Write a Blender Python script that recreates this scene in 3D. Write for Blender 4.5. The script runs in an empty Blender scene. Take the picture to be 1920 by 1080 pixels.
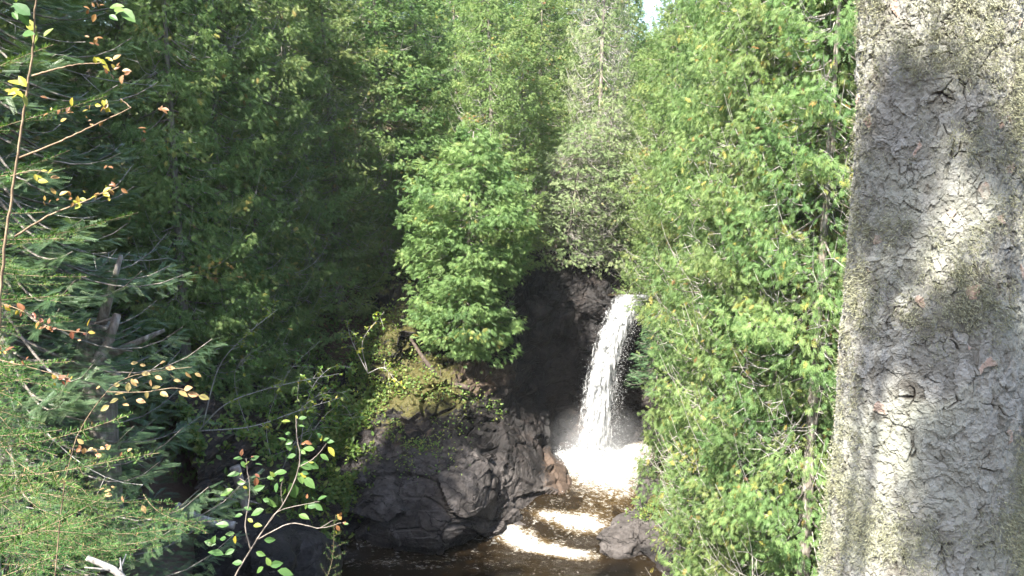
import bpy, math, random
import numpy as np
from mathutils import Vector, Matrix

R = math.radians
random.seed(7)
rng = np.random.default_rng(11)
sc = bpy.context.scene
col = sc.collection

# ------------------------------------------------------------------ camera, sky, sun, exposure
CAMZ, PITCH, FPX = 14.0, R(10), 1663.0
cd = bpy.data.cameras.new('camera'); cam = bpy.data.objects.new('camera', cd); col.objects.link(cam)
cam.location = (0, 0, CAMZ); cam.rotation_euler = (R(90) - PITCH, 0, 0)
cd.sensor_width = 36; cd.lens = 36 * FPX / 1920; cd.clip_start = 0.05; cd.clip_end = 2000
sc.camera = cam

SUN_EL, SUN_AZ = R(50), R(211)          # azimuth clockwise from +Y: behind the viewer, to the left
SUN = np.array([math.sin(SUN_AZ) * math.cos(SUN_EL), math.cos(SUN_AZ) * math.cos(SUN_EL), math.sin(SUN_EL)])
w = bpy.data.worlds.new('World'); sc.world = w; w.use_nodes = True
nt = w.node_tree; nt.nodes.clear()
sky = nt.nodes.new('ShaderNodeTexSky'); sky.sky_type = 'NISHITA'; sky.sun_disc = False
sky.sun_elevation = SUN_EL; sky.sun_rotation = SUN_AZ; sky.dust_density = 1.5
bg = nt.nodes.new('ShaderNodeBackground'); bg.inputs[1].default_value = 0.12
ou = nt.nodes.new('ShaderNodeOutputWorld')
nt.links.new(sky.outputs[0], bg.inputs[0]); nt.links.new(bg.outputs[0], ou.inputs[0])
sl = bpy.data.lights.new('sun', 'SUN'); sl.energy = 5.0; sl.angle = R(0.53); sl.color = (1, 0.95, 0.86)
so = bpy.data.objects.new('sun', sl); col.objects.link(so); so.location = (-20, -30, 60)
so.rotation_euler = Vector(-SUN).to_track_quat('-Z', 'Y').to_euler()
sc.view_settings.view_transform = 'Standard'; sc.view_settings.look = 'None'
sc.view_settings.exposure = 2.4; sc.view_settings.gamma = 1
sc.cycles.max_bounces = 6; sc.cycles.diffuse_bounces = 3; sc.cycles.glossy_bounces = 2
sc.cycles.transmission_bounces = 4; sc.cycles.transparent_max_bounces = 12; sc.cycles.volume_bounces = 1
sc.cycles.caustics_reflective = False; sc.cycles.caustics_refractive = False
sc.cycles.sample_clamp_indirect = 4

# ------------------------------------------------------------------ helpers
def P(px, py, Y):
    """the world point at forward distance Y seen at photo pixel (px, py)"""
    x = (px - 960) / FPX; v = (540 - py) / FPX
    d = np.array([x, math.cos(PITCH) + v * math.sin(PITCH), -math.sin(PITCH) + v * math.cos(PITCH)])
    return d * (Y / d[1]) + np.array([0, 0, CAMZ])

def hash3(i, j, k, s=0):
    h = (i.astype(np.int64) * 374761393 + j.astype(np.int64) * 668265263 + k.astype(np.int64) * 2147483647 + s * 1274126177) & 0xffffffff
    h = ((h ^ (h >> 13)) * 1274126177) & 0xffffffff
    h = ((h ^ (h >> 16)) * 2246822519) & 0xffffffff
    return ((h ^ (h >> 15)) & 0xffffff) / float(0xffffff)

def vnoise(p, s=0):
    i = np.floor(p).astype(np.int64); f = p - i; f = f * f * (3 - 2 * f)
    r = 0
    for a in (0, 1):
        for b in (0, 1):
            for c in (0, 1):
                wgt = (f[:, 0] if a else 1 - f[:, 0]) * (f[:, 1] if b else 1 - f[:, 1]) * (f[:, 2] if c else 1 - f[:, 2])
                r = r + wgt * hash3(i[:, 0] + a, i[:, 1] + b, i[:, 2] + c, s)
    return r * 2 - 1

def fbm(p, oct=4, s=0, gain=.5):
    a = 1; r = 0; q = np.array(p, float)
    for o in range(oct):
        r = r + a * vnoise(q, s + o); q = q * 2.03 + 17.3; a *= gain
    return r

def worley(p, s=0):
    """F1, F2 and a random number of the nearest cell"""
    i = np.floor(p).astype(np.int64)
    n = len(p); f1 = np.full(n, 9.); f2 = np.full(n, 9.); cid = np.zeros(n)
    for a in (-1, 0, 1):
        for b in (-1, 0, 1):
            for c in (-1, 0, 1):
                I, J, K = i[:, 0] + a, i[:, 1] + b, i[:, 2] + c
                q = np.stack([I + hash3(I, J, K, s), J + hash3(I, J, K, s + 1), K + hash3(I, J, K, s + 2)], 1)
                d = np.linalg.norm(q - p, axis=1)
                m = d < f1
                f2 = np.where(m, f1, np.minimum(f2, d)); cid = np.where(m, hash3(I, J, K, s + 3), cid); f1 = np.where(m, d, f1)
    return f1, f2, cid

def blocks(p, s, tilt):
    """angular blocks: every cell has its own height and its own tilted plane"""
    i = np.floor(p).astype(np.int64); n = len(p); f1 = np.full(n, 9.); out = np.zeros(n)
    for a in (-1, 0, 1):
        for b in (-1, 0, 1):
            for c in (-1, 0, 1):
                I, J, K = i[:, 0] + a, i[:, 1] + b, i[:, 2] + c; h = [hash3(I, J, K, s + q) for q in range(7)]
                d = p - np.stack([I + h[0], J + h[1], K + h[2]], 1); r = np.linalg.norm(d, axis=1); m = r < f1
                v = (h[3] - .5) + tilt * ((h[4] - .5) * d[:, 0] + (h[5] - .5) * d[:, 1] + (h[6] - .5) * d[:, 2])
                out = np.where(m, v, out); f1 = np.where(m, r, f1)
    return out

def make_mesh(name, V, F, mats, mi=None, attrs=None, smooth=False):
    """V Nx3, F a list of arrays (quads Nx4 / tris Nx3); attrs: name -> per-vertex float"""
    me = bpy.data.meshes.new(name)
    V = np.asarray(V, np.float32)
    F = [np.asarray(f, np.int32) for f in (F if isinstance(F, list) else [F]) if len(f)]
    me.vertices.add(len(V)); me.vertices.foreach_set('co', V.ravel())
    loops = np.concatenate([f.ravel() for f in F]); tot = np.concatenate([np.full(len(f), f.shape[1], np.int32) for f in F])
    st = np.concatenate([[0], np.cumsum(tot)[:-1]]).astype(np.int32)
    me.loops.add(len(loops)); me.loops.foreach_set('vertex_index', loops)
    me.polygons.add(len(tot)); me.polygons.foreach_set('loop_start', st); me.polygons.foreach_set('loop_total', tot)
    if mi is not None: me.polygons.foreach_set('material_index', np.asarray(mi, np.int32))
    me.polygons.foreach_set('use_smooth', np.full(len(tot), bool(smooth)))
    for k, a in (attrs or {}).items():
        at = me.attributes.new(k, 'FLOAT', 'POINT'); at.data.foreach_set('value', np.asarray(a, np.float32))
    for m in (mats if isinstance(mats, (list, tuple)) else [mats]): me.materials.append(m)
    me.update(calc_edges=True); me.validate()
    return me

def obj(name, me, parent=None, loc=None):
    o = bpy.data.objects.new(name, me); col.objects.link(o)
    if parent is not None: o.parent = parent
    if loc is not None: o.location = loc
    return o

def tag(o, label=None, cat=None, group=None, kind=None):
    if label: o['label'] = label
    if cat: o['category'] = cat
    if group: o['group'] = group
    if kind: o['kind'] = kind
    return o

def thing(name, label, cat, loc=(0, 0, 0), group=None):
    o = bpy.data.objects.new(name, None); col.objects.link(o); o.location = loc; o.empty_display_size = .3
    return tag(o, label, cat, group)

def copy_tree(o, parent=None):
    c = o.copy(); col.objects.link(c)
    if parent is not None: c.parent = parent
    for ch in o.children: copy_tree(ch, c)
    return c

def unit(a):
    a = np.asarray(a, float); return a / (np.linalg.norm(a, axis=-1, keepdims=True) + 1e-9)

class Geo:
    def __init__(s): s.V = []; s.Q = []; s.T = []; s.t = []; s.n = 0
    def add(s, V, Q=None, T=None, tint=0.5):
        V = np.asarray(V, float).reshape(-1, 3)
        s.V.append(V)
        if Q is not None and len(Q): s.Q.append(np.asarray(Q) + s.n)
        if T is not None and len(T): s.T.append(np.asarray(T) + s.n)
        s.t.append(np.broadcast_to(np.asarray(tint, float), (len(V),)).copy()); s.n += len(V)
    def tube(s, pts, rad, sides=5, tint=.5, cap=True):
        pts = np.asarray(pts, float); n = len(pts); rad = np.broadcast_to(np.asarray(rad, float), (n,))
        T = unit(np.gradient(pts, axis=0))
        ref = np.array([0, 0, 1.]) if abs(T[:, 2]).mean() < .8 else np.array([1., 0, 0])
        A = unit(np.cross(T, ref)); B = np.cross(T, A)
        an = np.arange(sides) * 2 * np.pi / sides
        V = pts[:, None] + rad[:, None, None] * (np.cos(an)[None, :, None] * A[:, None] + np.sin(an)[None, :, None] * B[:, None])
        i = np.arange(n - 1)[:, None] * sides; j = np.arange(sides)[None]
        Q = np.stack([i + j, i + (j + 1) % sides, i + sides + (j + 1) % sides, i + sides + j], -1).reshape(-1, 4)
        V = V.reshape(-1, 3)
        T2 = []
        if cap:
            V = np.vstack([V, pts[0], pts[-1]]); b = n * sides
            T2 = [(b, (k + 1) % sides, k) for k in range(sides)] + [(b + 1, (n - 1) * sides + k, (n - 1) * sides + (k + 1) % sides) for k in range(sides)]
        s.add(V, Q, T2, tint)
    def spread(s, tmpl, Q, pos, ax, nrm, size, tint, wid=None):
        """copies of a template (x along ax, z along nrm) at many places"""
        ax = unit(ax); nrm = nrm - (nrm * ax).sum(1, keepdims=True) * ax; nrm = unit(nrm); bi = np.cross(nrm, ax)
        size = np.broadcast_to(np.asarray(size, float), (len(pos),))
        wid = size if wid is None else np.broadcast_to(np.asarray(wid, float), (len(pos),))
        V = pos[:, None] + tmpl[None, :, 0:1] * size[:, None, None] * ax[:, None] + tmpl[None, :, 1:2] * wid[:, None, None] * bi[:, None] + tmpl[None, :, 2:3] * size[:, None, None] * nrm[:, None]
        QQ = Q[None] + (np.arange(len(pos)) * len(tmpl))[:, None, None]
        QQ = QQ.reshape(-1, Q.shape[1])
        t = np.repeat(np.broadcast_to(np.asarray(tint, float), (len(pos),)), len(tmpl))
        if Q.shape[1] == 4: s.add(V.reshape(-1, 3), QQ, None, t)
        else: s.add(V.reshape(-1, 3), None, QQ, t)
    def mesh(s, name, mats, smooth=False, attrs=None):
        F = []
        if s.Q: F.append(np.concatenate(s.Q))
        if s.T: F.append(np.concatenate(s.T))
        a = {'tint': np.concatenate(s.t)}
        if attrs: a.update(attrs)
        return make_mesh(name, np.concatenate(s.V), F, mats, attrs=a, smooth=smooth)

# ------------------------------------------------------------------ materials
def mat(name):
    m = bpy.data.materials.new(name); m.use_nodes = True; n = m.node_tree
    n.nodes.clear(); o = n.nodes.new('ShaderNodeOutputMaterial'); return m, n, o
def nd(n, t, **kw):
    x = n.nodes.new(t)
    for k, v in kw.items():
        if k.startswith('i_'):
            x.inputs[k[2:].replace('_', ' ')].default_value = v
        else: setattr(x, k, v)
    return x
def ramp(n, stops, fac=None, interp='LINEAR'):
    r = n.nodes.new('ShaderNodeValToRGB'); e = r.color_ramp.elements; r.color_ramp.interpolation = interp
    while len(e) < len(stops): e.new(.5)
    for k, (p, c) in enumerate(stops):
        e[k].position = p; e[k].color = (*c, 1) if len(c) == 3 else (c[0],) * 3 + (1,)
    if fac is not None: n.links.new(fac, r.inputs[0])
    return r
def attr(n, name): return nd(n, 'ShaderNodeAttribute', attribute_name=name).outputs['Fac']
def math_(n, op, a, b=None, c=None, clamp=False):
    m = n.nodes.new('ShaderNodeMath'); m.operation = op; m.use_clamp = clamp
    for k, v in enumerate((a, b, c)):
        if v is None: continue
        if isinstance(v, (int, float)): m.inputs[k].default_value = v
        else: n.links.new(v, m.inputs[k])
    return m.outputs[0]
def mixc(n, fac, a, b, mode='MIX'):
    m = n.nodes.new('ShaderNodeMix'); m.data_type = 'RGBA'; m.blend_type = mode; m.clamp_factor = True
    for k, v in ((0, fac), (6, a), (7, b)):
        if isinstance(v, (int, float)): m.inputs[k].default_value = v
        elif isinstance(v, tuple): m.inputs[k].default_value = (*v, 1)
        else: n.links.new(v, m.inputs[k])
    return m.outputs[2]
def noise(n, scale, detail=4, rough=.55, vec=None, dist=0):
    x = nd(n, 'ShaderNodeTexNoise'); x.inputs['Scale'].default_value = scale; x.inputs['Detail'].default_value = detail
    x.inputs['Roughness'].default_value = rough; x.inputs['Distortion'].default_value = dist
    if vec is None: vec = nd(n, 'ShaderNodeNewGeometry').outputs['Position']
    n.links.new(vec, x.inputs['Vector']); return x.outputs[0]
def bump(n, h, strength, dist):
    b = nd(n, 'ShaderNodeBump'); b.inputs['Strength'].default_value = strength; b.inputs['Distance'].default_value = dist
    n.links.new(h, b.inputs['Height']); return b.outputs[0]

def leaf_mat(name, stops, trans=.4, rough=.5, vary=.25, spec=.35, tcol=(1.15, 1.25, .5)):
    m, n, o = mat(name)
    c = ramp(n, stops, attr(n, 'tint')).outputs[0]
    rnd = nd(n, 'ShaderNodeObjectInfo').outputs['Random']
    hv = nd(n, 'ShaderNodeHueSaturation')
    n.links.new(math_(n, 'MULTIPLY_ADD', rnd, .035, .4825), hv.inputs['Hue'])
    n.links.new(math_(n, 'MULTIPLY_ADD', math_(n, 'FRACT', math_(n, 'MULTIPLY', rnd, 7.31)), vary, 1 - vary / 2), hv.inputs['Value'])
    n.links.new(c, hv.inputs['Color']); c = hv.outputs[0]
    p = nd(n, 'ShaderNodeBsdfPrincipled'); n.links.new(c, p.inputs['Base Color'])
    p.inputs['Roughness'].default_value = rough; p.inputs['Specular IOR Level'].default_value = spec
    t = nd(n, 'ShaderNodeBsdfTranslucent'); n.links.new(mixc(n, 1., c, tcol, 'MULTIPLY'), t.inputs['Color'])
    x = nd(n, 'ShaderNodeMixShader'); x.inputs[0].default_value = trans
    n.links.new(p.outputs[0], x.inputs[1]); n.links.new(t.outputs[0], x.inputs[2]); n.links.new(x.outputs[0], o.inputs[0])
    return m

M = {}
M['cedar'] = leaf_mat('cedar_foliage', [(0, (.075, .13, .045)), (.45, (.155, .23, .078)), (.8, (.24, .295, .11)), (.9, (.27, .28, .08)), (.955, (.38, .31, .09)), (1, (.3, .15, .07))], trans=.42, tcol=(1.05, 1.25, .7))
M['cedar_pale'] = leaf_mat('pale_cedar_foliage', [(0, (.15, .21, .09)), (.5, (.22, .28, .13)), (.85, (.28, .31, .17)), (1, (.36, .3, .14))], trans=.4, tcol=(1.05, 1.2, .8))
M['spruce'] = leaf_mat('spruce_foliage', [(0, (.03, .065, .03)), (.6, (.075, .13, .06)), (1, (.16, .21, .11))], trans=.25, rough=.45)
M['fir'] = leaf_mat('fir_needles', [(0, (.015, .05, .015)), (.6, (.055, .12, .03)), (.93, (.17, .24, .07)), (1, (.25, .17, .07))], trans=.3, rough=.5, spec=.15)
M['broad'] = leaf_mat('broad_leaves', [(0, (.05, .1, .02)), (.5, (.1, .19, .035)), (.8, (.2, .25, .04)), (1, (.38, .33, .05))], trans=.45, rough=.4)
M['sapling'] = leaf_mat('sapling_leaves', [(0, (.045, .105, .035)), (.35, (.1, .17, .04)), (.55, (.34, .29, .04)), (.75, (.27, .13, .055)), (1, (.16, .06, .035))], trans=.4, rough=.45, tcol=(1.1, 1.1, .6))
M['dryleaf'] = leaf_mat('dry_leaves', [(0, (.2, .2, .06)), (.4, (.42, .3, .12)), (.7, (.45, .25, .12)), (1, (.25, .1, .05))], trans=.35, rough=.55, tcol=(1.1, 1, .7))
M['cover'] = leaf_mat('ground_cover', [(0, (.035, .07, .02)), (.6, (.09, .15, .03)), (1, (.19, .2, .05))], trans=.35)

def bark_mat(name, c1, c2, scale=14, strength=.8, stretch=(1, 1, .25)):
    m, n, o = mat(name)
    g = nd(n, 'ShaderNodeTexCoord').outputs['Object']
    mp = nd(n, 'ShaderNodeMapping'); mp.inputs['Scale'].default_value = stretch; n.links.new(g, mp.inputs[0])
    f = noise(n, scale, 6, .65, mp.outputs[0])
    c = ramp(n, [(.3, tuple(x * .35 for x in c1)), (.5, c1), (.72, c2)], f).outputs[0]
    p = nd(n, 'ShaderNodeBsdfPrincipled'); n.links.new(c, p.inputs['Base Color']); p.inputs['Roughness'].default_value = .85
    n.links.new(bump(n, f, strength, .03), p.inputs['Normal']); n.links.new(p.outputs[0], o.inputs[0])
    return m
M['bark'] = bark_mat('cedar_bark', (.17, .145, .12), (.34, .32, .29))
M['twig'] = bark_mat('dead_twig_wood', (.27, .25, .22), (.42, .4, .37), 30, .3)
M['twigbrown'] = bark_mat('brown_twig', (.16, .11, .065), (.3, .24, .15), 60, .3)
M['darklog'] = bark_mat('dark_log', (.05, .035, .026), (.1, .075, .055), 14, 1)
M['stem'] = bark_mat('sapling_stem', (.15, .125, .1), (.26, .23, .2), 60, .3)
M['log'] = bark_mat('old_log', (.22, .18, .15), (.42, .39, .36), 10, 1)

# dark jointed rock; 'dry' makes it pale grey, 'moss' green-gold, 'wet' glossy
def rock_mat():
    m, n, o = mat('rock')
    pos = nd(n, 'ShaderNodeNewGeometry').outputs['Position']
    f1 = noise(n, 1.1, 7, .6, pos, .4); f2 = noise(n, 7, 6, .65, pos); f3 = noise(n, 40, 4, .6, pos)
    wet = ramp(n, [(.3, (.007, .0065, .0065)), (.5, (.016, .014, .0135)), (.68, (.036, .029, .026))], f1).outputs[0]
    dry = ramp(n, [(.3, (.03, .027, .025)), (.5, (.062, .055, .052)), (.7, (.11, .1, .095))], f1).outputs[0]
    dry = mixc(n, 1., dry, ramp(n, [(.35, (.6, .58, .57)), (.55, (1, 1, 1)), (.75, (1.3, 1.25, 1.2))], f2).outputs[0], 'MULTIPLY')
    d = math_(n, 'ADD', attr(n, 'dry'), math_(n, 'MULTIPLY_ADD', f2, .6, -.34), clamp=True)
    c = mixc(n, ramp(n, [(.32, (0,)), (.62, (1,))], d).outputs[0], wet, dry)
    vo = nd(n, 'ShaderNodeTexVoronoi', feature='DISTANCE_TO_EDGE'); vo.inputs['Scale'].default_value = .9
    wv = nd(n, 'ShaderNodeVectorMath', operation='ADD'); n.links.new(pos, wv.inputs[0])
    nn = nd(n, 'ShaderNodeTexNoise'); nn.inputs['Scale'].default_value = 1.6; nn.inputs['Detail'].default_value = 5; n.links.new(pos, nn.inputs['Vector'])
    n.links.new(nn.outputs[1], wv.inputs[1]); n.links.new(wv.outputs[0], vo.inputs['Vector'])
    crack = ramp(n, [(0, (0,)), (.018, (1,))], vo.outputs['Distance']).outputs[0]
    c = mixc(n, crack, (.012, .01, .01), c)
    soil = mixc(n, f2, (.04, .029, .022), (.09, .062, .045))
    c = mixc(n, ramp(n, [(.45, (0,)), (.6, (1,))], math_(n, 'ADD', attr(n, 'soil'), math_(n, 'MULTIPLY_ADD', f2, .6, -.3), clamp=True)).outputs[0], c, soil)
    mossc = ramp(n, [(.3, (.03, .045, .01)), (.5, (.055, .05, .016)), (.7, (.11, .08, .028))], f3).outputs[0]
    mm = math_(n, 'ADD', attr(n, 'moss'), math_(n, 'MULTIPLY_ADD', f2, 1.2, -.62), clamp=True)
    c = mixc(n, ramp(n, [(.4, (0,)), (.55, (1,))], mm).outputs[0], c, mossc)
    p = nd(n, 'ShaderNodeBsdfPrincipled'); n.links.new(c, p.inputs['Base Color'])
    rg = math_(n, 'MULTIPLY_ADD', d, .4, .4); rg = math_(n, 'MULTIPLY_ADD', f2, .25, rg, clamp=True)
    n.links.new(rg, p.inputs['Roughness']); p.inputs['Specular IOR Level'].default_value = .22
    h = math_(n, 'ADD', math_(n, 'MULTIPLY', f2, 1.), math_(n, 'MULTIPLY', f3, .3)); h = math_(n, 'MULTIPLY_ADD', crack, .5, h)
    n.links.new(bump(n, h, .8, .09), p.inputs['Normal']); n.links.new(p.outputs[0], o.inputs[0])
    return m
M['rock'] = rock_mat()

def ground_mat():
    m, n, o = mat('forest_floor')
    f = noise(n, 1.2, 6, .6); f2 = noise(n, 9, 6, .7)
    c = ramp(n, [(.35, (.045, .03, .02)), (.5, (.09, .06, .04)), (.62, (.06, .07, .02)), (.75, (.1, .12, .03))], f).outputs[0]
    c = mixc(n, 1., c, ramp(n, [(.3, (.5, .5, .5)), (.7, (1.5, 1.4, 1.3))], f2).outputs[0], 'MULTIPLY')
    pth = mixc(n, f2, (.10, .06, .045), (.19, .13, .10))
    c = mixc(n, attr(n, 'path'), c, pth)
    p = nd(n, 'ShaderNodeBsdfPrincipled'); n.links.new(c, p.inputs['Base Color']); p.inputs['Roughness'].default_value = .95
    n.links.new(bump(n, f2, 1, .1), p.inputs['Normal']); n.links.new(p.outputs[0], o.inputs[0]); return m
M['ground'] = ground_mat()

# ------------------------------------------------------------------ terrain
RIV = np.array([(-2.5, 15), (-6.2, 20), (-7.4, 24), (-7.2, 29), (-4, 30), (-1, 31), (.5, 34), (1.5, 37.3), (5, 38), (8, 37.5),
                (8, 34), (7, 30), (6.5, 26), (6, 22), (8, 18), (20, 12), (60, 10), (60, 4), (16, 6), (4, 11)], float)
UP = np.array([(4.95, 37.3), (5.2, 43), (8, 52), (14, 66), (20, 90)], float)
PATH = np.array([(-3.2, -4), (-5.2, 4), (-7.2, 10), (-8.0, 15), (-8.0, 19), (-9.5, 24), (-13, 30), (-16, 40)], float)

def seg_dist(x, y, poly, closed):
    d = np.full(x.shape, 1e9); n = len(poly)
    for k in range(n if closed else n - 1):
        a = poly[k]; b = poly[(k + 1) % n]; ab = b - a
        t = np.clip(((x - a[0]) * ab[0] + (y - a[1]) * ab[1]) / (ab @ ab), 0, 1)
        d = np.minimum(d, np.hypot(x - a[0] - t * ab[0], y - a[1] - t * ab[1]))
    return d
def inside(x, y, poly):
    r = np.zeros(x.shape, bool); n = len(poly)
    for k in range(n):
        (x1, y1), (x2, y2) = poly[k], poly[(k + 1) % n]
        c = ((y1 > y) != (y2 > y)) & (x < (x2 - x1) * (y - y1) / (y2 - y1 + 1e-12) + x1)
        r ^= c
    return r
def ground_h(x, y):
    x = np.asarray(x, float); y = np.asarray(y, float); sh = x.shape; x = x.ravel(); y = y.ravel()
    d = seg_dist(x, y, RIV, True); ins = inside(x, y, RIV); d = np.where(ins, 0, d)
    k = 1.2 + 4 * np.exp(-(((x - 4) / 5) ** 2 + ((y - 38) / 4) ** 2))
    B = 8.2 - 1.0 * np.exp(-(((x - 4) / 7) ** 2 + ((y - 40) / 8) ** 2))
    z = np.minimum(k * d, B) + .34 * np.clip(d - 8, 0, 40) + .1 * np.clip(d - 48, 0, 200)
    z += 2.6 * np.exp(-((x / 3.5) ** 2 + ((y + 1.5) / 4.5) ** 2))
    z += fbm(np.stack([x * .25, y * .25, x * 0], 1), 4, 5) * .7 * np.clip(d / 4, 0, 1)
    du = seg_dist(x, y, UP, False); m = np.clip((du - 1.8) / 3, 0, 1) * 1.0; m = m * m * (3 - 2 * m)
    m = np.where(y < 36, 1, m); z = z * m + (1 - m) * np.minimum(z, 6.7)
    dp = seg_dist(x, y, PATH, False); m = np.clip(1.6 - dp, 0, 1) * (y > 6)
    z = np.where(ins, -1.6, z)
    # the ground stays under the line of sight to the pool in front of the viewer
    lim = 13.6 - .56 * y
    mid = (np.abs(x) < .42 * np.abs(y) + 1) & (y > 1) & (y < 26)
    z = np.where(mid & (x > -.28 * y - .5), np.minimum(z, lim), z)
    return z.reshape(sh)
def gz(x, y): return float(ground_h(np.array([x]), np.array([y]))[0])

def build_ground():
    def axis(lo, hi, a, b, fine):
        mid = np.arange(a, b, fine); l = a - np.geomspace(fine, a - lo, 45); r = b + np.geomspace(fine, hi - b, 45)
        return np.concatenate([l[::-1], mid, r])
    xs = axis(-420, 420, -26, 26, .2); ys = axis(-420, 620, -6, 48, .2)
    X, Y = np.meshgrid(xs, ys); Z = ground_h(X, Y)
    pd = seg_dist(X.ravel(), Y.ravel(), PATH, False)
    pth = np.clip((1.0 - pd) / .35, 0, 1)
    n, k = X.shape
    i = np.arange(n - 1)[:, None] * k + np.arange(k - 1)[None]
    Q = np.stack([i, i + 1, i + k + 1, i + k], -1).reshape(-1, 4)
    V = np.stack([X.ravel(), Y.ravel(), Z.ravel()], 1)
    V[:, 2] += fbm(V * 1.7, 3, 2) * .12
    o = obj('ground', make_mesh('ground', V, Q, M['ground'], attrs={'path': pth}, smooth=True)); tag(o, kind='structure')
build_ground()

def catmull(C, per, axis):
    C = np.moveaxis(C, axis, 0); n = len(C)
    Cp = np.concatenate([2 * C[:1] - C[1:2], C, 2 * C[-1:] - C[-2:-1]])
    out = []
    for k in range(n - 1):
        p0, p1, p2, p3 = Cp[k:k + 4]
        for t in np.arange(per) / per:
            out.append(.5 * (2 * p1 + (p2 - p0) * t + (2 * p0 - 5 * p1 + 4 * p2 - p3) * t * t + (3 * p1 - p0 - 3 * p2 + p3) * t ** 3))
    out.append(C[-1]); return np.moveaxis(np.array(out), 0, axis)

def build_cliff():
    W = lambda *a: [np.array(p, float) for p in a]
    cols = [
        W((-5.6, 21, -.6), (-5.9, 21.2, .8), (-6.4, 21.5, 2.2), (-7, 22, 3.4), (-7.8, 22.5, 4.8), (-9, 23.5, 6), (-10.5, 25, 7), (-12, 27, 7.5)),
        [P(*p) for p in ((600, 1065, 26.2), (600, 1030, 26.4), (605, 985, 26.9), (600, 935, 27.6), (600, 880, 28.8), (600, 810, 30.5), (600, 720, 33), (600, 640, 36))],
        [P(*p) for p in ((650, 1040, 27.8), (650, 1005, 28.2), (655, 945, 28.8), (660, 890, 29.5), (665, 830, 30.6), (680, 750, 32), (690, 650, 34), (680, 550, 37))],
        [P(*p) for p in ((725, 1038, 27.9), (722, 1000, 27.8), (725, 930, 28.3), (730, 870, 29.3), (735, 800, 30.6), (740, 715, 32), (735, 630, 33.2), (735, 500, 36))],
        [P(*p) for p in ((830, 1040, 27.8), (835, 1000, 27.5), (850, 930, 27.9), (850, 860, 28.9), (850, 790, 30.6), (835, 705, 31.6), (840, 665, 34.5), (850, 540, 37))],
        [P(*p) for p in ((960, 995, 29.6), (955, 965, 29.5), (945, 915, 29.8), (935, 850, 30.8), (935, 780, 32.3), (935, 705, 33), (950, 610, 35.3), (970, 470, 38))],
        [P(*p) for p in ((1080, 958, 31.4), (1068, 935, 31.6), (1035, 885, 32.2), (1010, 825, 33.2), (1000, 760, 34.3), (1005, 670, 35.2), (1015, 570, 36), (1030, 470, 38.5))],
        [P(*p) for p in ((1035, 895, 33.8), (1035, 865, 34.6), (1035, 810, 35.6), (1042, 750, 36.2), (1055, 685, 36.7), (1075, 620, 37), (1100, 550, 37.1), (1110, 470, 39))],
        [P(*p) for p in ((1120, 870, 36), (1120, 845, 36.5), (1125, 790, 36.9), (1135, 730, 37.1), (1145, 670, 37.1), (1160, 610, 36.9), (1180, 566, 36.3), (1190, 552, 41))],
        [P(*p) for p in ((1215, 870, 36.2), (1215, 845, 36.5), (1215, 790, 36.8), (1220, 730, 36.8), (1225, 670, 36.8), (1232, 610, 36.7), (1240, 555, 36.5), (1250, 480, 39))],
        [P(*p) for p in ((1250, 885, 34.5), (1250, 855, 34.8), (1260, 805, 35), (1270, 750, 35.2), (1280, 690, 35.4), (1290, 620, 35.6), (1300, 540, 36), (1320, 450, 39))],
        [P(*p) for p in ((1200, 912, 32.3), (1208, 885, 32.4), (1230, 862, 32.7), (1260, 840, 33), (1290, 800, 33.3), (1320, 740, 33.5), (1350, 660, 34), (1380, 560, 36))],
        [P(*p) for p in ((1178, 972, 30.6), (1184, 948, 30.7), (1204, 922, 30.9), (1240, 895, 31.2), (1290, 860, 31.6), (1330, 790, 32), (1380, 700, 32.5), (1430, 600, 34))],
        [P(*p) for p in ((1125, 1047, 27.7), (1135, 1015, 27.9), (1165, 988, 28.4), (1205, 965, 29), (1262, 930, 29.5), (1320, 860, 30), (1380, 760, 31), (1450, 640, 32))],
        [P(*p) for p in ((1235, 1058, 27.2), (1242, 1030, 27.3), (1260, 1000, 27.5), (1290, 960, 28), (1330, 900, 28.5), (1380, 820, 29), (1440, 720, 30), (1500, 620, 31))],
        W((6.0, 21, -.6), (6.2, 21.2, .8), (6.7, 21.5, 2.2), (7.3, 21.8, 3.6), (8.1, 22.2, 5), (9, 23, 6), (10, 24, 7), (12, 25, 8)),
    ]
    C = np.array(cols)
    foot = C[:, :1].copy(); foot[:, 0, 2] = -1.5
    C = np.concatenate([foot, C], 1)
    C = catmull(C, 42, 0); C = catmull(C, 34, 1)
    n, k, _ = C.shape
    du = np.gradient(C, axis=0); dv = np.gradient(C, axis=1); N = unit(np.cross(du, dv)).reshape(-1, 3)
    V = C.reshape(-1, 3)
    u = np.repeat(np.linspace(0, 15, n), k); v = np.tile(np.linspace(-1, 7, k), n)
    if (N[:, 1].mean() > 0): N = -N
    def blob(uc, vc, ru, rv): return np.exp(-(((u - uc) / ru) ** 2 + ((v - vc) / rv) ** 2))
    warp = V + np.stack([fbm(V * .6, 3, 31), fbm(V * .6, 3, 41), fbm(V * .6, 3, 51)], 1) * .28
    cw = V + (warp - V) * (1 - .8 * blob(4.3, 1.5, 1.8, 2.2))[:, None]; c1 = blocks((cw @ np.array([[.8, .1, .5], [-.2, .95, .2], [-.5, -.2, .85]])) * np.array([.5, .5, .75]), 3, 1.3); c2 = blocks(warp * np.array([1.7, 1.7, 2.3]) + 3, 9, 1.3); c3 = blocks(warp * np.array([4.5, 4.5, 6.5]) + 3, 19, 1.2)
    # how smooth and dry the rock is, by place along the bank
    smooth = np.clip(blob(4.1, 1.3, 1.4, 1.8) + blob(13.2, 1.5, 1.2, 2) + .9 * blob(5.8, 1.2, .8, 1.5) + .6 * blob(7, 3, 1.3, 3), 0, 1)
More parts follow.
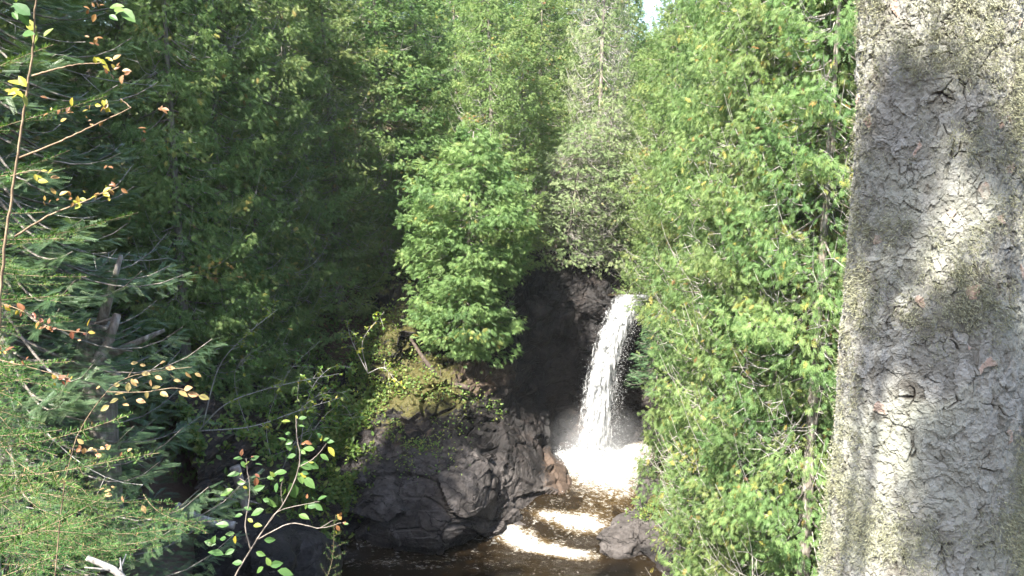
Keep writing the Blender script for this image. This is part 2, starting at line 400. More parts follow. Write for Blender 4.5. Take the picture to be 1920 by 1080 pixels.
    dsp = fbm(V * .45, 4, 1) * (.4 - .25 * smooth) + c1 * .5 * (1 - .35 * smooth) + c2 * .2 * (1 - .8 * smooth) + c3 * .05 * (1 - .75 * smooth) + fbm(V * 4, 4, 8) * .03 * (1 - .5 * smooth)
    ck = worley(warp * np.array([.7, .7, .9]) + 5, 61); dsp -= np.clip(1 - (ck[1] - ck[0]) / .07, 0, 1) * .16 * np.clip(vnoise(V * .8, 63) + .7, 0, 1)
    V = V + N * dsp[:, None]
    g = V.reshape(n, k, 3); NN = unit(np.cross(np.gradient(g, axis=0), np.gradient(g, axis=1))).reshape(-1, 3)
    NN = NN * np.sign((NN * N).sum(1, keepdims=True))
    up = np.clip(NN[:, 2], 0, 1)
    dry = np.clip(1.15 * blob(4.0, 1.4, 1.5, 1.7) + .5 * blob(2.8, 2.6, 1.4, 1.6) + .7 * blob(5.2, 1.2, .7, .9) + 1.1 * blob(13.3, 1.5, 1.1, 2) + .8 * blob(11.6, 2, .8, 1.2), 0, 1) * np.clip(V[:, 2] / .35 - .3, 0, 1)
    soil = np.clip(.5 * np.clip(2.2 - u, 0, 1) * (v > 1.2) + 1.2 * blob(4.2, 5, 1.4, .5) + .7 * blob(3.3, 3.6, 1.2, .8) * up + .8 * blob(6.1, 1.6, .6, 1.2) + .5 * blob(7.7, 2, .8, 1.6), 0, 1)
    moss = np.clip(.55 * blob(2.9, 5.6, 1.0, 1.3) * (up + .2) + .6 * blob(3.6, 4.7, .9, .6) + .6 * (V[:, 2] > 3.5) * up * blob(2, 5, 3, 2) + .9 * blob(12.7, 3.4, 1.3, .8), 0, 1)
    i = np.arange(n - 1)[:, None] * k + np.arange(k - 1)[None]
    Q = np.stack([i, i + k, i + k + 1, i + 1], -1).reshape(-1, 4)
    o = obj('cliff', make_mesh('cliff', V, Q, M['rock'], attrs={'dry': dry, 'moss': moss, 'soil': soil}, smooth=False)); tag(o, kind='structure')
    return V.reshape(n, k, 3), NN.reshape(n, k, 3)
CL, CN = build_cliff()

# ------------------------------------------------------------------ water
def water_mat():
    m, n, o = mat('river_water')
    pos = nd(n, 'ShaderNodeNewGeometry').outputs['Position']
    fo = attr(n, 'foam'); f = noise(n, 2.2, 8, .72, pos, .8); mp = nd(n, 'ShaderNodeMapping'); mp.inputs['Scale'].default_value = (1, 2.4, 1); mp.inputs['Rotation'].default_value = (0, 0, .35); n.links.new(pos, mp.inputs[0]); f2 = noise(n, 7, 7, .75, mp.outputs[0], .9)
    s = math_(n, 'ADD', fo, math_(n, 'MULTIPLY_ADD', f, 1.9, -.95)); s = math_(n, 'ADD', s, math_(n, 'MULTIPLY_ADD', f2, 2.6, -1.3))
    k = ramp(n, [(.36, (0,)), (.55, (.35,)), (.85, (1,))], s).outputs[0]
    tan = ramp(n, [(.18, (0,)), (.42, (1,))], math_(n, 'ADD', fo, math_(n, 'MULTIPLY_ADD', f, .8, -.4))).outputs[0]
    body = mixc(n, tan, (.012, .008, .004), (.055, .036, .014))
    c = mixc(n, k, body, mixc(n, f2, (.17, .155, .12), (.42, .42, .41)))
    p = nd(n, 'ShaderNodeBsdfPrincipled'); n.links.new(c, p.inputs['Base Color'])
    n.links.new(math_(n, 'MULTIPLY_ADD', k, .55, .06), p.inputs['Roughness']); p.inputs['IOR'].default_value = 1.33
    h = math_(n, 'ADD', math_(n, 'MULTIPLY', f, .5), math_(n, 'MULTIPLY', f2, math_(n, 'MULTIPLY_ADD', fo, .4, .1)))
    n.links.new(bump(n, h, .5, .12), p.inputs['Normal']); n.links.new(p.outputs[0], o.inputs[0]); return m
M['water'] = water_mat()

def build_water():
    xs = np.arange(-9, 9, .06); ys = np.arange(14, 37.6, .06)
    X, Y = np.meshgrid(xs, ys); x = X.ravel(); y = Y.ravel()
    line = 28.6 + .25 * (x - 1.5)            # the step runs across the outflow
    tt = np.clip((y - line - .1) / 2.4, 0, 1); Z = .75 * tt * tt * (3 - 2 * tt)
    def bl(p, rx, ry, rot=0):
        c, s = math.cos(rot), math.sin(rot); dx, dy = x - p[0], y - p[1]
        return np.exp(-(((dx * c + dy * s) / rx) ** 2 + ((-dx * s + dy * c) / ry) ** 2))
    base = (3.45, 34.6)
    foam = 1.35 * bl((3.5, 34.2), 1.8, 1.9) + .5 * bl((3.9, 32.2), 1.1, 1.2) + .22 * bl((3.0, 30), .9, .8)
    for (px, py, rx, ry, a, rot) in ((1000, 1018, 1.35, .42, .95, -.45), (930, 1000, .7, .22, .8, -.1), (1075, 1035, .8, .3, .75, -.3), (1085, 990, .9, .35, .75, -.1), (1035, 985, .7, .2, .6, 0), (1020, 1030, 1, .25, .8, -.4),
                             (830, 1048, .8, .15, .25, .1), (720, 1052, 1.1, .2, .3, 0), (790, 1062, .9, .12, .3, .1), (1000, 1060, 2.2, .3, .12, 0), (1210, 870, 1.2, .7, .8, 0)):
        q = P(px, py, 28); t = (CAMZ - .05) / (CAMZ - q[2]); q = np.array([q[0] * t, q[1] * t])
        foam += a * bl(q, rx, ry, rot)
    foam += .12 * np.clip((y - 26) / 2, 0, 1); foam *= .93
    turb = np.clip(foam, 0, 1.3)
    p3 = np.stack([x, y, x * 0], 1)
    Z += .22 * bl(base, 1.6, 1.6) + turb * (.07 * fbm(p3 * 1.8, 4, 3) + .05 * fbm(p3 * 6, 3, 6)) + .015 * fbm(p3 * np.array([1.2, 3, 1]), 4, 9)
    n, k = X.shape; i = np.arange(n - 1)[:, None] * k + np.arange(k - 1)[None]
    Q = np.stack([i, i + 1, i + k + 1, i + k], -1).reshape(-1, 4)
    o = obj('river', make_mesh('river', np.stack([x, y, Z], 1), Q, M['water'], attrs={'foam': foam}, smooth=True)); tag(o, kind='structure')
    # upstream water above the fall, downstream beyond the bend
    V = []; F = []
    for a, b in zip(UP[:-1], UP[1:]):
        d = unit(b - a); nrm = np.array([-d[1], d[0]]) * 1.0; s = len(V)
        V += [(*(a - nrm), 7.08), (*(a + nrm), 7.08), (*(b + nrm), 7.1), (*(b - nrm), 7.1)]; F.append((s, s + 3, s + 2, s + 1))
    o = obj('upper_river', make_mesh('upper_river', V, np.array(F), M['water'], attrs={'foam': np.full(len(V), .25)})); tag(o, kind='structure')
    V = [(-9, 14, -.01), (-9, 2, -.01), (62, 2, -.01), (62, 20, -.01), (9, 20, -.01), (9, 14, -.01)]
    o = obj('lower_river', make_mesh('lower_river', V, [np.array([(0, 1, 2, 5)]), np.array([(5, 2, 3), (5, 3, 4)])], M['water'], attrs={'foam': np.full(6, .02)})); tag(o, kind='structure')
build_water()

def fall_mat():
    m, n, o = mat('falling_water')
    g = nd(n, 'ShaderNodeNewGeometry').outputs['Position']
    mp = nd(n, 'ShaderNodeMapping'); mp.inputs['Scale'].default_value = (1, 1, .22); n.links.new(g, mp.inputs[0])
    f = noise(n, 9, 7, .7, mp.outputs[0], .6)
    e = attr(n, 'tint')                       # 0 in the core, 1 at the torn edge
    a = math_(n, 'ADD', f, math_(n, 'MULTIPLY', e, -.38))
    al = ramp(n, [(.06, (0,)), (.3, (1,))], a).outputs[0]
    p = nd(n, 'ShaderNodeBsdfPrincipled'); p.inputs['Roughness'].default_value = .5
    n.links.new(ramp(n, [(.36, (.1, .105, .11)), (.48, (.34, .35, .355)), (.6, (.58, .58, .58))], f).outputs[0], p.inputs['Base Color'])
    n.links.new(al, p.inputs['Alpha']); n.links.new(bump(n, f, .9, .15), p.inputs['Normal'])
    t = nd(n, 'ShaderNodeBsdfTranslucent'); t.inputs[0].default_value = (.9, .92, .93, 1)
    tr = nd(n, 'ShaderNodeBsdfTransparent'); x0 = nd(n, 'ShaderNodeMixShader'); n.links.new(al, x0.inputs[0]); n.links.new(tr.outputs[0], x0.inputs[1]); n.links.new(t.outputs[0], x0.inputs[2])
    x = nd(n, 'ShaderNodeMixShader'); x.inputs[0].default_value = .25
    n.links.new(p.outputs[0], x.inputs[1]); n.links.new(x0.outputs[0], x.inputs[2]); n.links.new(x.outputs[0], o.inputs[0]); return m
M['fall'] = fall_mat()
def flat_mat(name, c, rough=.5, trans=0):
    m, n, o = mat(name); p = nd(n, 'ShaderNodeBsdfPrincipled'); p.inputs['Base Color'].default_value = (*c, 1); p.inputs['Roughness'].default_value = rough
    f = noise(n, 25, 3); n.links.new(mixc(n, f, tuple(x * .8 for x in c), c), p.inputs['Base Color'])
    n.links.new(p.outputs[0], o.inputs[0]); return m
M['drop'] = flat_mat('water_drops', (.42, .43, .43), .4)

def build_fall():
    # left edge, right edge and distance, from lip to pool
    rows = [(1200, 1245, 546, 41.0), (1172, 1228, 554, 37.2), (1158, 1211, 562, 36.1), (1146, 1196, 585, 35.75), (1131, 1177, 620, 35.4), (1118, 1162, 660, 35.2), (1108, 1152, 705, 35.0), (1100, 1148, 750, 34.85), (1093, 1143, 800, 34.7), (1086, 1142, 850, 34.6), (1074, 1156, 895, 34.5)]
    L = np.array([P(a, y, d) for a, b, y, d in rows]); Rr = np.array([P(b, y, d) for a, b, y, d in rows])
    L = catmull(L, 26, 0); Rr = catmull(Rr, 26, 0)
    n = len(L); root = thing('waterfall', 'tall white waterfall plunging down the dark rock wall into the foaming pool', 'waterfall', tuple(P(1120, 900, 34.5)))
    inv = np.array(root.location)
    for layer, (off, tw, seed, nm) in enumerate(((0., 1.0, 1, 'water_curtain'), (-.22, .86, 5, 'water_strand'), (.2, 1.25, 9, 'water_veil'))):
        k = 46; s = np.linspace(-1, 1, k); mid = (L + Rr) / 2; half = (Rr - L) / 2 * 1.05
        V = mid[:, None] + half[:, None] * s[None, :, None] * tw
        V[:, :, 1] += off - .32 * np.cos(s * 1.45)[None] * np.linspace(.5, 1, n)[:, None]
        v = V.reshape(-1, 3)
        q = v * np.array([5, 5, .8])
        d = fbm(q, 4, seed) * .13 + fbm(v * np.array([14, 14, 4.]), 3, seed + 3) * .05
        v[:, 1] += d; v[:, 0] += fbm(q + 9, 3, seed + 7) * .07
        e = np.abs(np.tile(s, n)) ** 2.2; tt = np.repeat(np.linspace(0, 1, n), k); e = np.clip(e * (.75 + .35 * tt) + (.12, .2, .42)[layer], 0, 1)
        i = np.arange(n - 1)[:, None] * k + np.arange(k - 1)[None]
        Q = np.stack([i, i + k, i + k + 1, i + 1], -1).reshape(-1, 4)
        obj(nm, make_mesh(nm, v - inv, Q, M['fall'], attrs={'tint': e}, smooth=True), root)
    # flying drops: small tetrahedra torn off the curtain and thrown up at the foot
    G = Geo(); N1 = 9000
    tmp = np.array([(1, 0, -.6), (-.5, .87, -.6), (-.5, -.87, -.6), (0, 0, 1.1)]); TQ = np.array([(0, 1, 3), (1, 2, 3), (2, 0, 3), (0, 2, 1)])
    t = rng.random(N1) ** .8; idx = (t * (n - 1)).astype(int); s = rng.normal(0, 1, N1) * .42 + rng.choice([-.4, .6], N1, p=[.35, .65])
    mid = (L + Rr) / 2; half = (Rr - L) / 2; c = mid[idx] + half[idx] * (s * (1 + .5 * t))[:, None]
    c[:, 1] += rng.normal(-.2, .28, N1); c[:, 2] += rng.normal(0, .1, N1)
    sz = rng.uniform(.005, .014, N1) * np.where(rng.random(N1) < .1, 1.5, 1)
    G.spread(tmp, TQ, c, rng.normal(0, 1, (N1, 3)), rng.normal(0, 1, (N1, 3)), sz, .5)
    N2 = 13000
    r = np.abs(rng.normal(0, 1, N2)); a = rng.random(N2) * 6.283; hgt = np.abs(rng.normal(0, .33, N2)) * np.exp(-r * .5)
    c = np.stack([3.35 + r * np.cos(a) * 1.25, 34.2 + r * np.sin(a) * .9, .8 + hgt], 1)
    G.spread(tmp, TQ, c, rng.normal(0, 1, (N2, 3)), rng.normal(0, 1, (N2, 3)), rng.uniform(.007, .024, N2), .5)
    me = G.mesh('spray', M['drop']); me.transform(Matrix.Translation(-Vector(inv)))
    sp = obj('spray', me, root); sp['kind'] = 'stuff'
    # the cloud of mist at the foot
    m, nn, o = mat('mist'); tc = nd(nn, 'ShaderNodeTexCoord')
    ln = nd(nn, 'ShaderNodeVectorMath', operation='LENGTH'); nn.links.new(tc.outputs['Object'], ln.inputs[0])
    fall = math_(nn, 'SUBTRACT', 1., ln.outputs['Value'], clamp=True); fall = math_(nn, 'POWER', fall, 1.6)
    f = noise(nn, 1.4, 3, .5); dn = math_(nn, 'MULTIPLY', fall, math_(nn, 'MULTIPLY_ADD', f, 1.6, -.1, clamp=True))
    pv = nd(nn, 'ShaderNodeVolumePrincipled'); pv.inputs['Color'].default_value = (.97, .98, 1, 1); pv.inputs['Anisotropy'].default_value = -.1
    nn.links.new(math_(nn, 'MULTIPLY', dn, .3), pv.inputs['Density']); nn.links.new(pv.outputs[0], o.inputs['Volume'])
    import bmesh
    bm = bmesh.new(); bmesh.ops.create_icosphere(bm, subdivisions=3, radius=1); me = bpy.data.meshes.new('mist'); bm.to_mesh(me); bm.free(); me.materials.append(m)
    mo = obj('mist', me); mo.location = (3.5, 34.3, 1.1); mo.scale = (2.7, 2.0, 2.5); tag(mo, kind='stuff')
build_fall()

# ------------------------------------------------------------------ foliage templates
def kite(b, t, w, z=0):
    b = np.array(b, float); t = np.array(t, float); d = t - b; p = np.array([-d[1], d[0], 0]); p = p / np.linalg.norm(p) * w
    m = b + d * .55; m[2] += z
    return [b, m + p, t, m - p]
def cedar_spray():
    V = kite((0, 0, 0), (1, 0, -.14), .06, .02)
    for k, t in enumerate((.1, .32, .54, .74)):
        for s in (1, -1):
            l = .5 * (1 - .5 * t); tt = t + (.09 if s < 0 else 0)
            V += kite((tt, 0, -.1 * tt), (tt + l * .8, s * l * .75, -.1 * tt - .09 * (1 + (k % 2))), .05, .05)
    return np.array(V), np.arange(len(V)).reshape(-1, 4)
CS, CSQ = cedar_spray()
def fir_twig(nn=13, w=.022):
    V = kite((0, 0, 0), (1, 0, 0), .014)
    for k in range(nn):
        t = .04 + .92 * k / (nn - 1)
        for s in (1, -1):
            l = .17 * (1 - .3 * t)
            V += kite((t, 0, 0), (t + l * .55, s * l, .03), w)
    return np.array(V), np.arange(len(V)).reshape(-1, 4)
FT, FTQ = fir_twig()
def leaf_tmpl():
    # a leaf folded on its midrib, x 0..1
    prof = [(0, .0), (.2, .2), (.45, .28), (.75, .18), (1, 0)]
    V = []; Q = []
    for (x, y) in prof: V += [(x, y, .25 * y - .12 * x * x), (x, 0, -.12 * x * x), (x, -y, .25 * y - .12 * x * x)]
    for k in range(4): b = 3 * k; Q += [(b, b + 1, b + 4, b + 3), (b + 1, b + 2, b + 5, b + 4)]
    return np.array(V, float), np.array(Q)
LF, LFQ = leaf_tmpl()

def branch_curve(h, az, L, droop, up, n=9, r0=.1):
    t = np.linspace(0, 1, n); out = np.array([math.cos(az), math.sin(az), 0])
    c = out[None] * (r0 + L * t)[:, None]; c[:, 2] = h - droop * L * np.sin(t * math.pi * .55) + up * L * t ** 3
    side = np.array([-math.sin(az), math.cos(az), 0]); c += side[None] * (random.uniform(-.12, .12) * L * t ** 2)[:, None]
    return c, out, side

def make_cedar(H, Rm, nb, per, seed, foliage, yellow=.04, lowest=.03, dead=60, sz=.158, shape=1.0, name='cedar'):
    """crown, trunk and dead_branches meshes of one cedar, base at the origin"""
    random.seed(seed); g = np.random.default_rng(seed)
    G = Geo(); B = Geo(); D = Geo()
    lean = g.normal(0, .25, 2)
    def axis(z): t = z / H; return np.array([lean[0] * t * t, lean[1] * t * t, 0])
    zz = np.linspace(-.6, H * .98, 16); pts = np.array([axis(z) + (0, 0, z) for z in zz])
    B.tube(pts, np.linspace(.17, .012, 16) * (H / 14) + .012, 8)
    for b in range(nb):
        t = lowest + (1 - lowest) * (b + g.random()) / nb; h = t * H
        rad = Rm * (np.interp(t, [0, .12, .4, .75, 1], [.85, 1, .98, .8 * shape, .12]))
        az = b * 2.399 + g.normal(0, .3); lob = float(vnoise(np.array([[math.cos(az) * 1.3, math.sin(az) * 1.3, h * .5]]), seed)[0]); L = rad * g.uniform(.7, 1.12) * (1 + .34 * lob)
        c, out, side = branch_curve(h, az, L, g.uniform(.1, .4), g.uniform(.1, .4)); c += axis(h)
        if b % 2 == 0: B.tube(c[:7], np.linspace(.028, .01, 7), 3, cap=False)
        n = max(5, int(per * (.35 + .75 * L / Rm)))
        s = 1 - g.random(n) ** 1.5 * .75; idx = s * 8; i0 = np.minimum(idx.astype(int), 7); fr = (idx - i0)[:, None]
        base = c[i0] * (1 - fr) + c[i0 + 1] * fr
        u = g.normal(0, 1, n); wd = (.1 + .2 * L) * (1.15 - s * .6)
        pos = base + side[None] * (u * wd)[:, None]; pos[:, 2] += -np.abs(u) * .1 + g.normal(0, .07, n)
        ax = out[None] * g.uniform(.2, 1., n)[:, None] + side[None] * (u * .5)[:, None] + g.normal(0, .38, (n, 3)); ax[:, 2] += g.uniform(-.9, .35, n)
        nr = np.tile([0, 0, 1.], (n, 1)) * .8 + out[None] * .6 + g.normal(0, .6, (n, 3))
        bt = np.clip(g.normal(.42, .16), .05, .8); tint = np.clip(bt + g.normal(0, .13, n), 0, .84)
        if g.random() < yellow * 2: m = g.random(n) < .25; tint[m] = g.uniform(.86, .95, m.sum())
        m = g.random(n) < yellow * .35; tint[m] = g.uniform(.9, 1, m.sum())
        if g.random() < yellow * .08: m = g.random(n) < .3; tint[m] = g.uniform(.97, 1, m.sum())
        G.spread(CS, CSQ, pos, ax, nr, g.uniform(.7, 1.3, n) * sz, tint)
    for b in range(dead):
        h = g.uniform(.05, .93) * H; rad = Rm * np.interp(h / H, [0, .12, .4, .75, 1], [.8, 1, .92, .55, .06])
        c, out, side = branch_curve(h, g.random() * 6.28, rad * g.uniform(.85, 1.2), g.uniform(.2, .7), g.uniform(.3, .9), 9); c += axis(h)
        c = c[2:]; rr = g.uniform(.01, .017)
        D.tube(c, np.linspace(rr, rr * .3, 7), 3, cap=False)
        for q in range(5):
            k = g.integers(1, 6); l = g.uniform(.15, .45); sg = g.choice([-1, 1]); e = unit(out * .6 + side * sg * g.uniform(.3, 1) + np.array([0, 0, g.uniform(-.6, .5)]))
            t3 = np.linspace(0, 1, 4)[:, None]; D.tube(c[k] + e * l * t3 + np.array([0, 0, g.uniform(-.2, .3)]) * l * t3 ** 2, np.linspace(rr * .55, rr * .25, 4), 3, cap=False)
    return (G.mesh(name + '_crown', foliage), B.mesh(name + '_trunk', M['bark'], smooth=True), D.mesh(name + '_dead_branches', M['twig']) if dead else None)

CED = [make_cedar(15, 2.1, 280, 96, 100 + k, M['cedar'], (.035, .025, .045, .03, .055)[k], dead=(90, 170, 230, 130, 400)[k]) for k in range(5)]
PALE = make_cedar(14, 1.8, 210, 46, 301, M['cedar_pale'], .03, dead=560, name='pale_cedar')
BUSHY = make_cedar(8, 1.75, 230, 85, 401, M['cedar'], .01, lowest=.0, dead=14, sz=.19, shape=1.35, name='bushy_cedar')

PALEB = make_cedar(8, 1.9, 170, 34, 411, M['cedar_pale'], .03, lowest=.0, dead=330, sz=.19, shape=1.35, name='pale_bushy_cedar')

def place_cedar(meshes, x, y, H, W, label, group, z=None, tilt=(0, 0), rot=None, href=15., cat='tree', name='cedar_tree'):
    t = thing(name, label, cat, (x, y, (gz(x, y) if z is None else z)), group)
    t.rotation_euler = (tilt[0], tilt[1], random.uniform(0, 6.28) if rot is None else rot)
    t.scale = (W, W, H / href)
    obj('crown', meshes[0], t); obj('trunk', meshes[1], t)
    if meshes[2]: obj('dead_twigs', meshes[2], t)['kind'] = 'stuff'
    return t

def make_spruce(H, Rm, tiers, seed, foliage, sz=.3, name='spruce', nbt=7, per=1.0, lowest=.08, dead=30):
    g = np.random.default_rng(seed); random.seed(seed); G = Geo(); B = Geo(); D = Geo()
    zz = np.linspace(-.6, H, 14); B.tube(np.array([(0, 0, z) for z in zz]), np.linspace(.2, .015, 14) * H / 15, 9)
    for k in range(tiers):
        t = lowest + (1 - lowest) * (k + .5) / tiers; rad = Rm * (1 - t) ** .75 * 1.05 + .1
        for b in range(nbt):
            L = rad * g.uniform(.7, 1.12); az = (b + g.random() * .8) * 6.283 / nbt + k; h = t * H + g.normal(0, .12)
            c, out, side = branch_curve(h, az, L, g.uniform(.25, .5), g.uniform(.1, .35))
            B.tube(c, np.linspace(.022, .006, 9), 3, cap=False)
            n = max(6, int(L * 17 * per)); s = g.uniform(.12, 1, n); idx = s * 8; i0 = np.minimum(idx.astype(int), 7); fr = (idx - i0)[:, None]
            base = c[i0] * (1 - fr) + c[i0 + 1] * fr; sg = g.choice([-1, 1], n)
            off = g.random(n) * (.12 + .3 * L * (1 - s)); pos = base + side[None] * (sg * off)[:, None] + out[None] * (off * .5)[:, None]; pos[:, 2] -= off * .25
            ax = out[None] * g.uniform(.5, 1.1, n)[:, None] + side[None] * (sg * g.uniform(.3, 1.4, n))[:, None] + g.normal(0, .22, (n, 3)); ax[:, 2] += g.uniform(-.4, .2, n)
            nr = np.tile([0, 0, 1.], (n, 1)) + g.normal(0, .3, (n, 3))
            G.spread(FT, FTQ, pos, ax, nr, g.uniform(.7, 1.3, n) * sz, np.clip(g.normal(.5, .2, n) + .25 * (s - .5), 0, 1))
    for b in range(dead):
        h = g.uniform(.05, .6) * H; c, out, side = branch_curve(h, g.random() * 6.28, Rm * g.uniform(.4, .8), g.uniform(.2, .6), 0)
        D.tube(c, np.linspace(.009, .003, 9), 3, cap=False)
        for q in range(6):
            kk = g.integers(2, 8); e = unit(out * .5 + side * g.choice([-1, 1]) + np.array([0, 0, g.uniform(-.8, .1)])); l = g.uniform(.15, .5)
            D.tube(c[kk] + e * l * np.linspace(0, 1, 3)[:, None], (.005, .004, .002), 3, cap=False)
    return (G.mesh(name + '_crown', foliage), B.mesh(name + '_trunk', M['bark'], smooth=True), D.mesh(name + '_dead_branches', M['twig']) if dead else None)
SPR = [make_spruce(16, 2.4, 34, 500 + k, M['spruce'], .3) for k in range(2)]
NEARSPR = make_spruce(16, 2.7, 46, 520, M['spruce'], .19, per=3.6, name='near_spruce', dead=45)
SMALLSPR = make_spruce(3.2, 1.0, 16, 530, M['spruce'], .2, per=2.4, name='small_spruce', lowest=.02, dead=0)

# ------------------------------------------------------------------ trees
def xy(px, Y): return (px - 960) / FPX * (Y * math.cos(PITCH) + 2.0 * math.sin(PITCH)), Y
def cedar_at(px, Y, top, W, v, label, group, z=None, **kw):
    """cedar whose trunk stands at photo column px, Y metres ahead, with its tip at world height `top`"""
    x, y = xy(px, Y); b = gz(x, y) if z is None else z
    return place_cedar(CED[v], x, y, top - b, W * 1.12, label, group, z=b, **kw)

random.seed(3)
G_R = 'cedars on the right bank'
cedar_at(1404, 27.0, 21.5, .95, 2, 'tall sunlit cedar overhanging the right edge of the lower pool and the pale rock', G_R)
cedar_at(1342, 31.0, 20.5, .9, 0, 'bright green cedar just right of the waterfall lip', G_R)
cedar_at(1240, 39.0, 18.4, .85, 3, 'slender light green cedar directly above the waterfall lip', G_R)
cedar_at(1268, 34.5, 20.0, .78, 1, 'narrow cedar rooted on the rock shoulder whose boughs touch the waterfall lip', G_R, z=6.3)
cedar_at(1412, 24.0, 21.0, .95, 4, 'cedar full of bare white twigs midway between waterfall and big trunk', G_R)
cedar_at(1470, 22.5, 21.0, .9, 2, 'yellow flecked cedar second to the left of the big lichened trunk', G_R)
cedar_at(1545, 21.0, 20.5, .9, 4, 'twiggy yellow flecked cedar right against the left edge of the big trunk', G_R)
cedar_at(1350, 29.5, 21.5, .9, 1, 'darker cedar in the second row right of the waterfall', G_R)
for px, Y, v in ((1440, 27, 0), (1520, 26, 3), (1625, 22, 1), (1700, 24, 0), (1400, 33, 3), (1500, 31, 1)):
    cedar_at(px, Y, random.uniform(20, 23), random.uniform(.85, 1), v, 'green cedar deep in the dense stand behind the front row on the right bank', 'inner cedars of the right bank stand')
for px, Y, v in ((1800, 21, 2), (1880, 23, 4), (1950, 20, 3), (2010, 23, 0)):
    cedar_at(px, Y, random.uniform(19, 22), random.uniform(.85, 1), v, 'sunlit cedar standing behind the big lichened trunk', 'cedars behind the big trunk')
# behind the fall
x, y = xy(1120, 42); place_cedar(PALE, x, y, 20, .95, 'pale grey green cedar bristling with bare silver branches above the fall', 'cedars beyond the fall', z=gz(x, y) - .5, href=14.)
x, y = xy(1062, 38.6); place_cedar(PALEB, x, y, 6.0, .95, 'short pale cedar hanging over the rock lip left of the waterfall', 'cedars beyond the fall', z=8.5, href=8., tilt=(R(8), R(-4)))
x, y = xy(1128, 39.6); place_cedar(PALEB, x, y, 7.5, .9, 'pale bushy cedar on the rock just behind the waterfall lip', 'cedars beyond the fall', z=8.1, href=8., tilt=(R(4), R(5)))
for px, Y, top, v in ((1165, 50, 22, 0), (1010, 47, 22, 1), (1262, 47, 20.5, 3), (1300, 43, 21, 0), (1085, 56, 25, 2), (960, 54, 25, 3)):
    cedar_at(px, Y, top, random.uniform(.9, 1.1), v, 'hazy light green cedar on the slope beyond the waterfall', 'cedars far beyond the fall')
# left of the fall
x, y = xy(862, 33.6); place_cedar(BUSHY, x, y, 8.2, 1.15, 'bright bushy cedar leaning over the rock ledge left of the waterfall', 'cedars on the left rock', z=P(862, 640, 33.4)[2], href=8., tilt=(R(5), R(6)))
x, y = xy(925, 36.3); place_cedar(CED[1], x, y, 13, .82, 'tall cedar rising behind the bushy one above the dark rock wall', 'cedars on the left rock', z=8.0)
cedar_at(985, 41, 19, .85, 0, 'cedar with yellowed tips behind the dead leaning log', 'cedars on the left rock')
cedar_at(715, 37.5, 23, 1.1, 3, 'big sunlit cedar in the middle whose lower boughs hang above a dark cleft', 'cedars on the left rock')
cedar_at(790, 39, 22.5, .95, 0, 'cedar right beside the big middle cedar with its flank turned to the fall', 'cedars on the left rock')
cedar_at(630, 35, 21.5, .9, 1, 'half shaded cedar above the slope of small leafed shrubs', 'cedars on the left rock')
cedar_at(545, 34, 22, .95, 4, 'cedar with a pale peeling trunk showing through its shaded crown', 'cedars on the left bank')
cedar_at(470, 31, 22, .95, 2, 'sun tipped yellow green cedar left of the pale trunked one', 'cedars on the left bank')
cedar_at(400, 29, 21.5, .95, 3, 'deeply shaded cedar beside the dark hollow over the footpath', 'cedars on the left bank')
cedar_at(330, 27, 21.5, .9, 0, 'shaded cedar just right of the grey green spruce', 'cedars on the left bank')
for px, Y, v in ((250, 28, 1), (170, 30, 2), (90, 27, 3), (20, 30, 0), (-60, 27, 1), (440, 37, 0), (360, 36, 1), (580, 41, 3)):
    cedar_at(px, Y, random.uniform(21, 24), random.uniform(.95, 1.1), v, 'dark shaded cedar in the back of the left bank stand', 'inner cedars of the left bank stand')
for px, Y, top in ((860, 47, 24), (780, 50, 26), (690, 47, 26), (590, 50, 27), (500, 47, 26), (395, 45, 26), (910, 60, 27), (1150, 66, 25), (1330, 54, 24), (1030, 68, 29), (1420, 45, 24), (1500, 42, 24), (1580, 50, 25)):
    x, y = xy(px, Y); b = gz(x, y)
    t = place_cedar(SPR[random.randint(0, 1)] if (px // 10) % 3 == 0 else CED[random.randint(0, 3)], x, y, top - b, 1.15, 'tall evergreen on the skyline slope far behind', 'evergreens on the far slope', name='evergreen_tree')
for k in range(34):
    px = 260 + k * 44 + random.uniform(-15, 15); Y = random.uniform(62, 92)
    if 1150 < px < 1280: continue
    x, y = xy(px, Y); b = gz(x, y); H = CAMZ + Y * .155 + random.uniform(1, 5) - b
    place_cedar(SPR[k % 2] if k % 3 == 0 else CED[k % 4], x, y, max(H, 12), 1.25, 'tall evergreen on the skyline slope far behind', 'evergreens on the far slope', name='evergreen_tree')
# the near spruce on the left and the small spruce beside the fall
x, y = xy(-10, 10.5); place_cedar(NEARSPR, x, y, 16, 1.0, 'grey green spruce with drooping layered boughs at the left edge', None, href=16., rot=.4, name='spruce_tree')
q = P(1232, 700, 28.6); place_cedar(SMALLSPR, q[0], 28.6, 2.4, .85, 'small blue green spruce poking out beside the waterfall', None, z=q[2] - .3, href=3.2, name='spruce_tree')
q = P(560, 640, 30.0); place_cedar(SMALLSPR, q[0], 30.0, 3.2, 1, 'small shaded spruce under the left bank cedars', None, z=gz(q[0], 30), href=3.2, name='spruce_tree')
# tall trees left of the frame that keep the left bank in shade
for k, (x, y, H) in enumerate(((-14.5, 20, 31), (-18, 18, 30), (-17, 14, 31), (-13.5, 12.5, 28), (-21, 22, 32), (-11.3, 15.2, 25.5), (-10.8, 9.5, 24), (-18.5, 24.5, 32))):
    place_cedar(SPR[k % 2], x, y, H - gz(x, y), 1.75, 'tall dark spruce on the slope off to the left', 'spruces shading the left bank', href=16., name='spruce_tree')

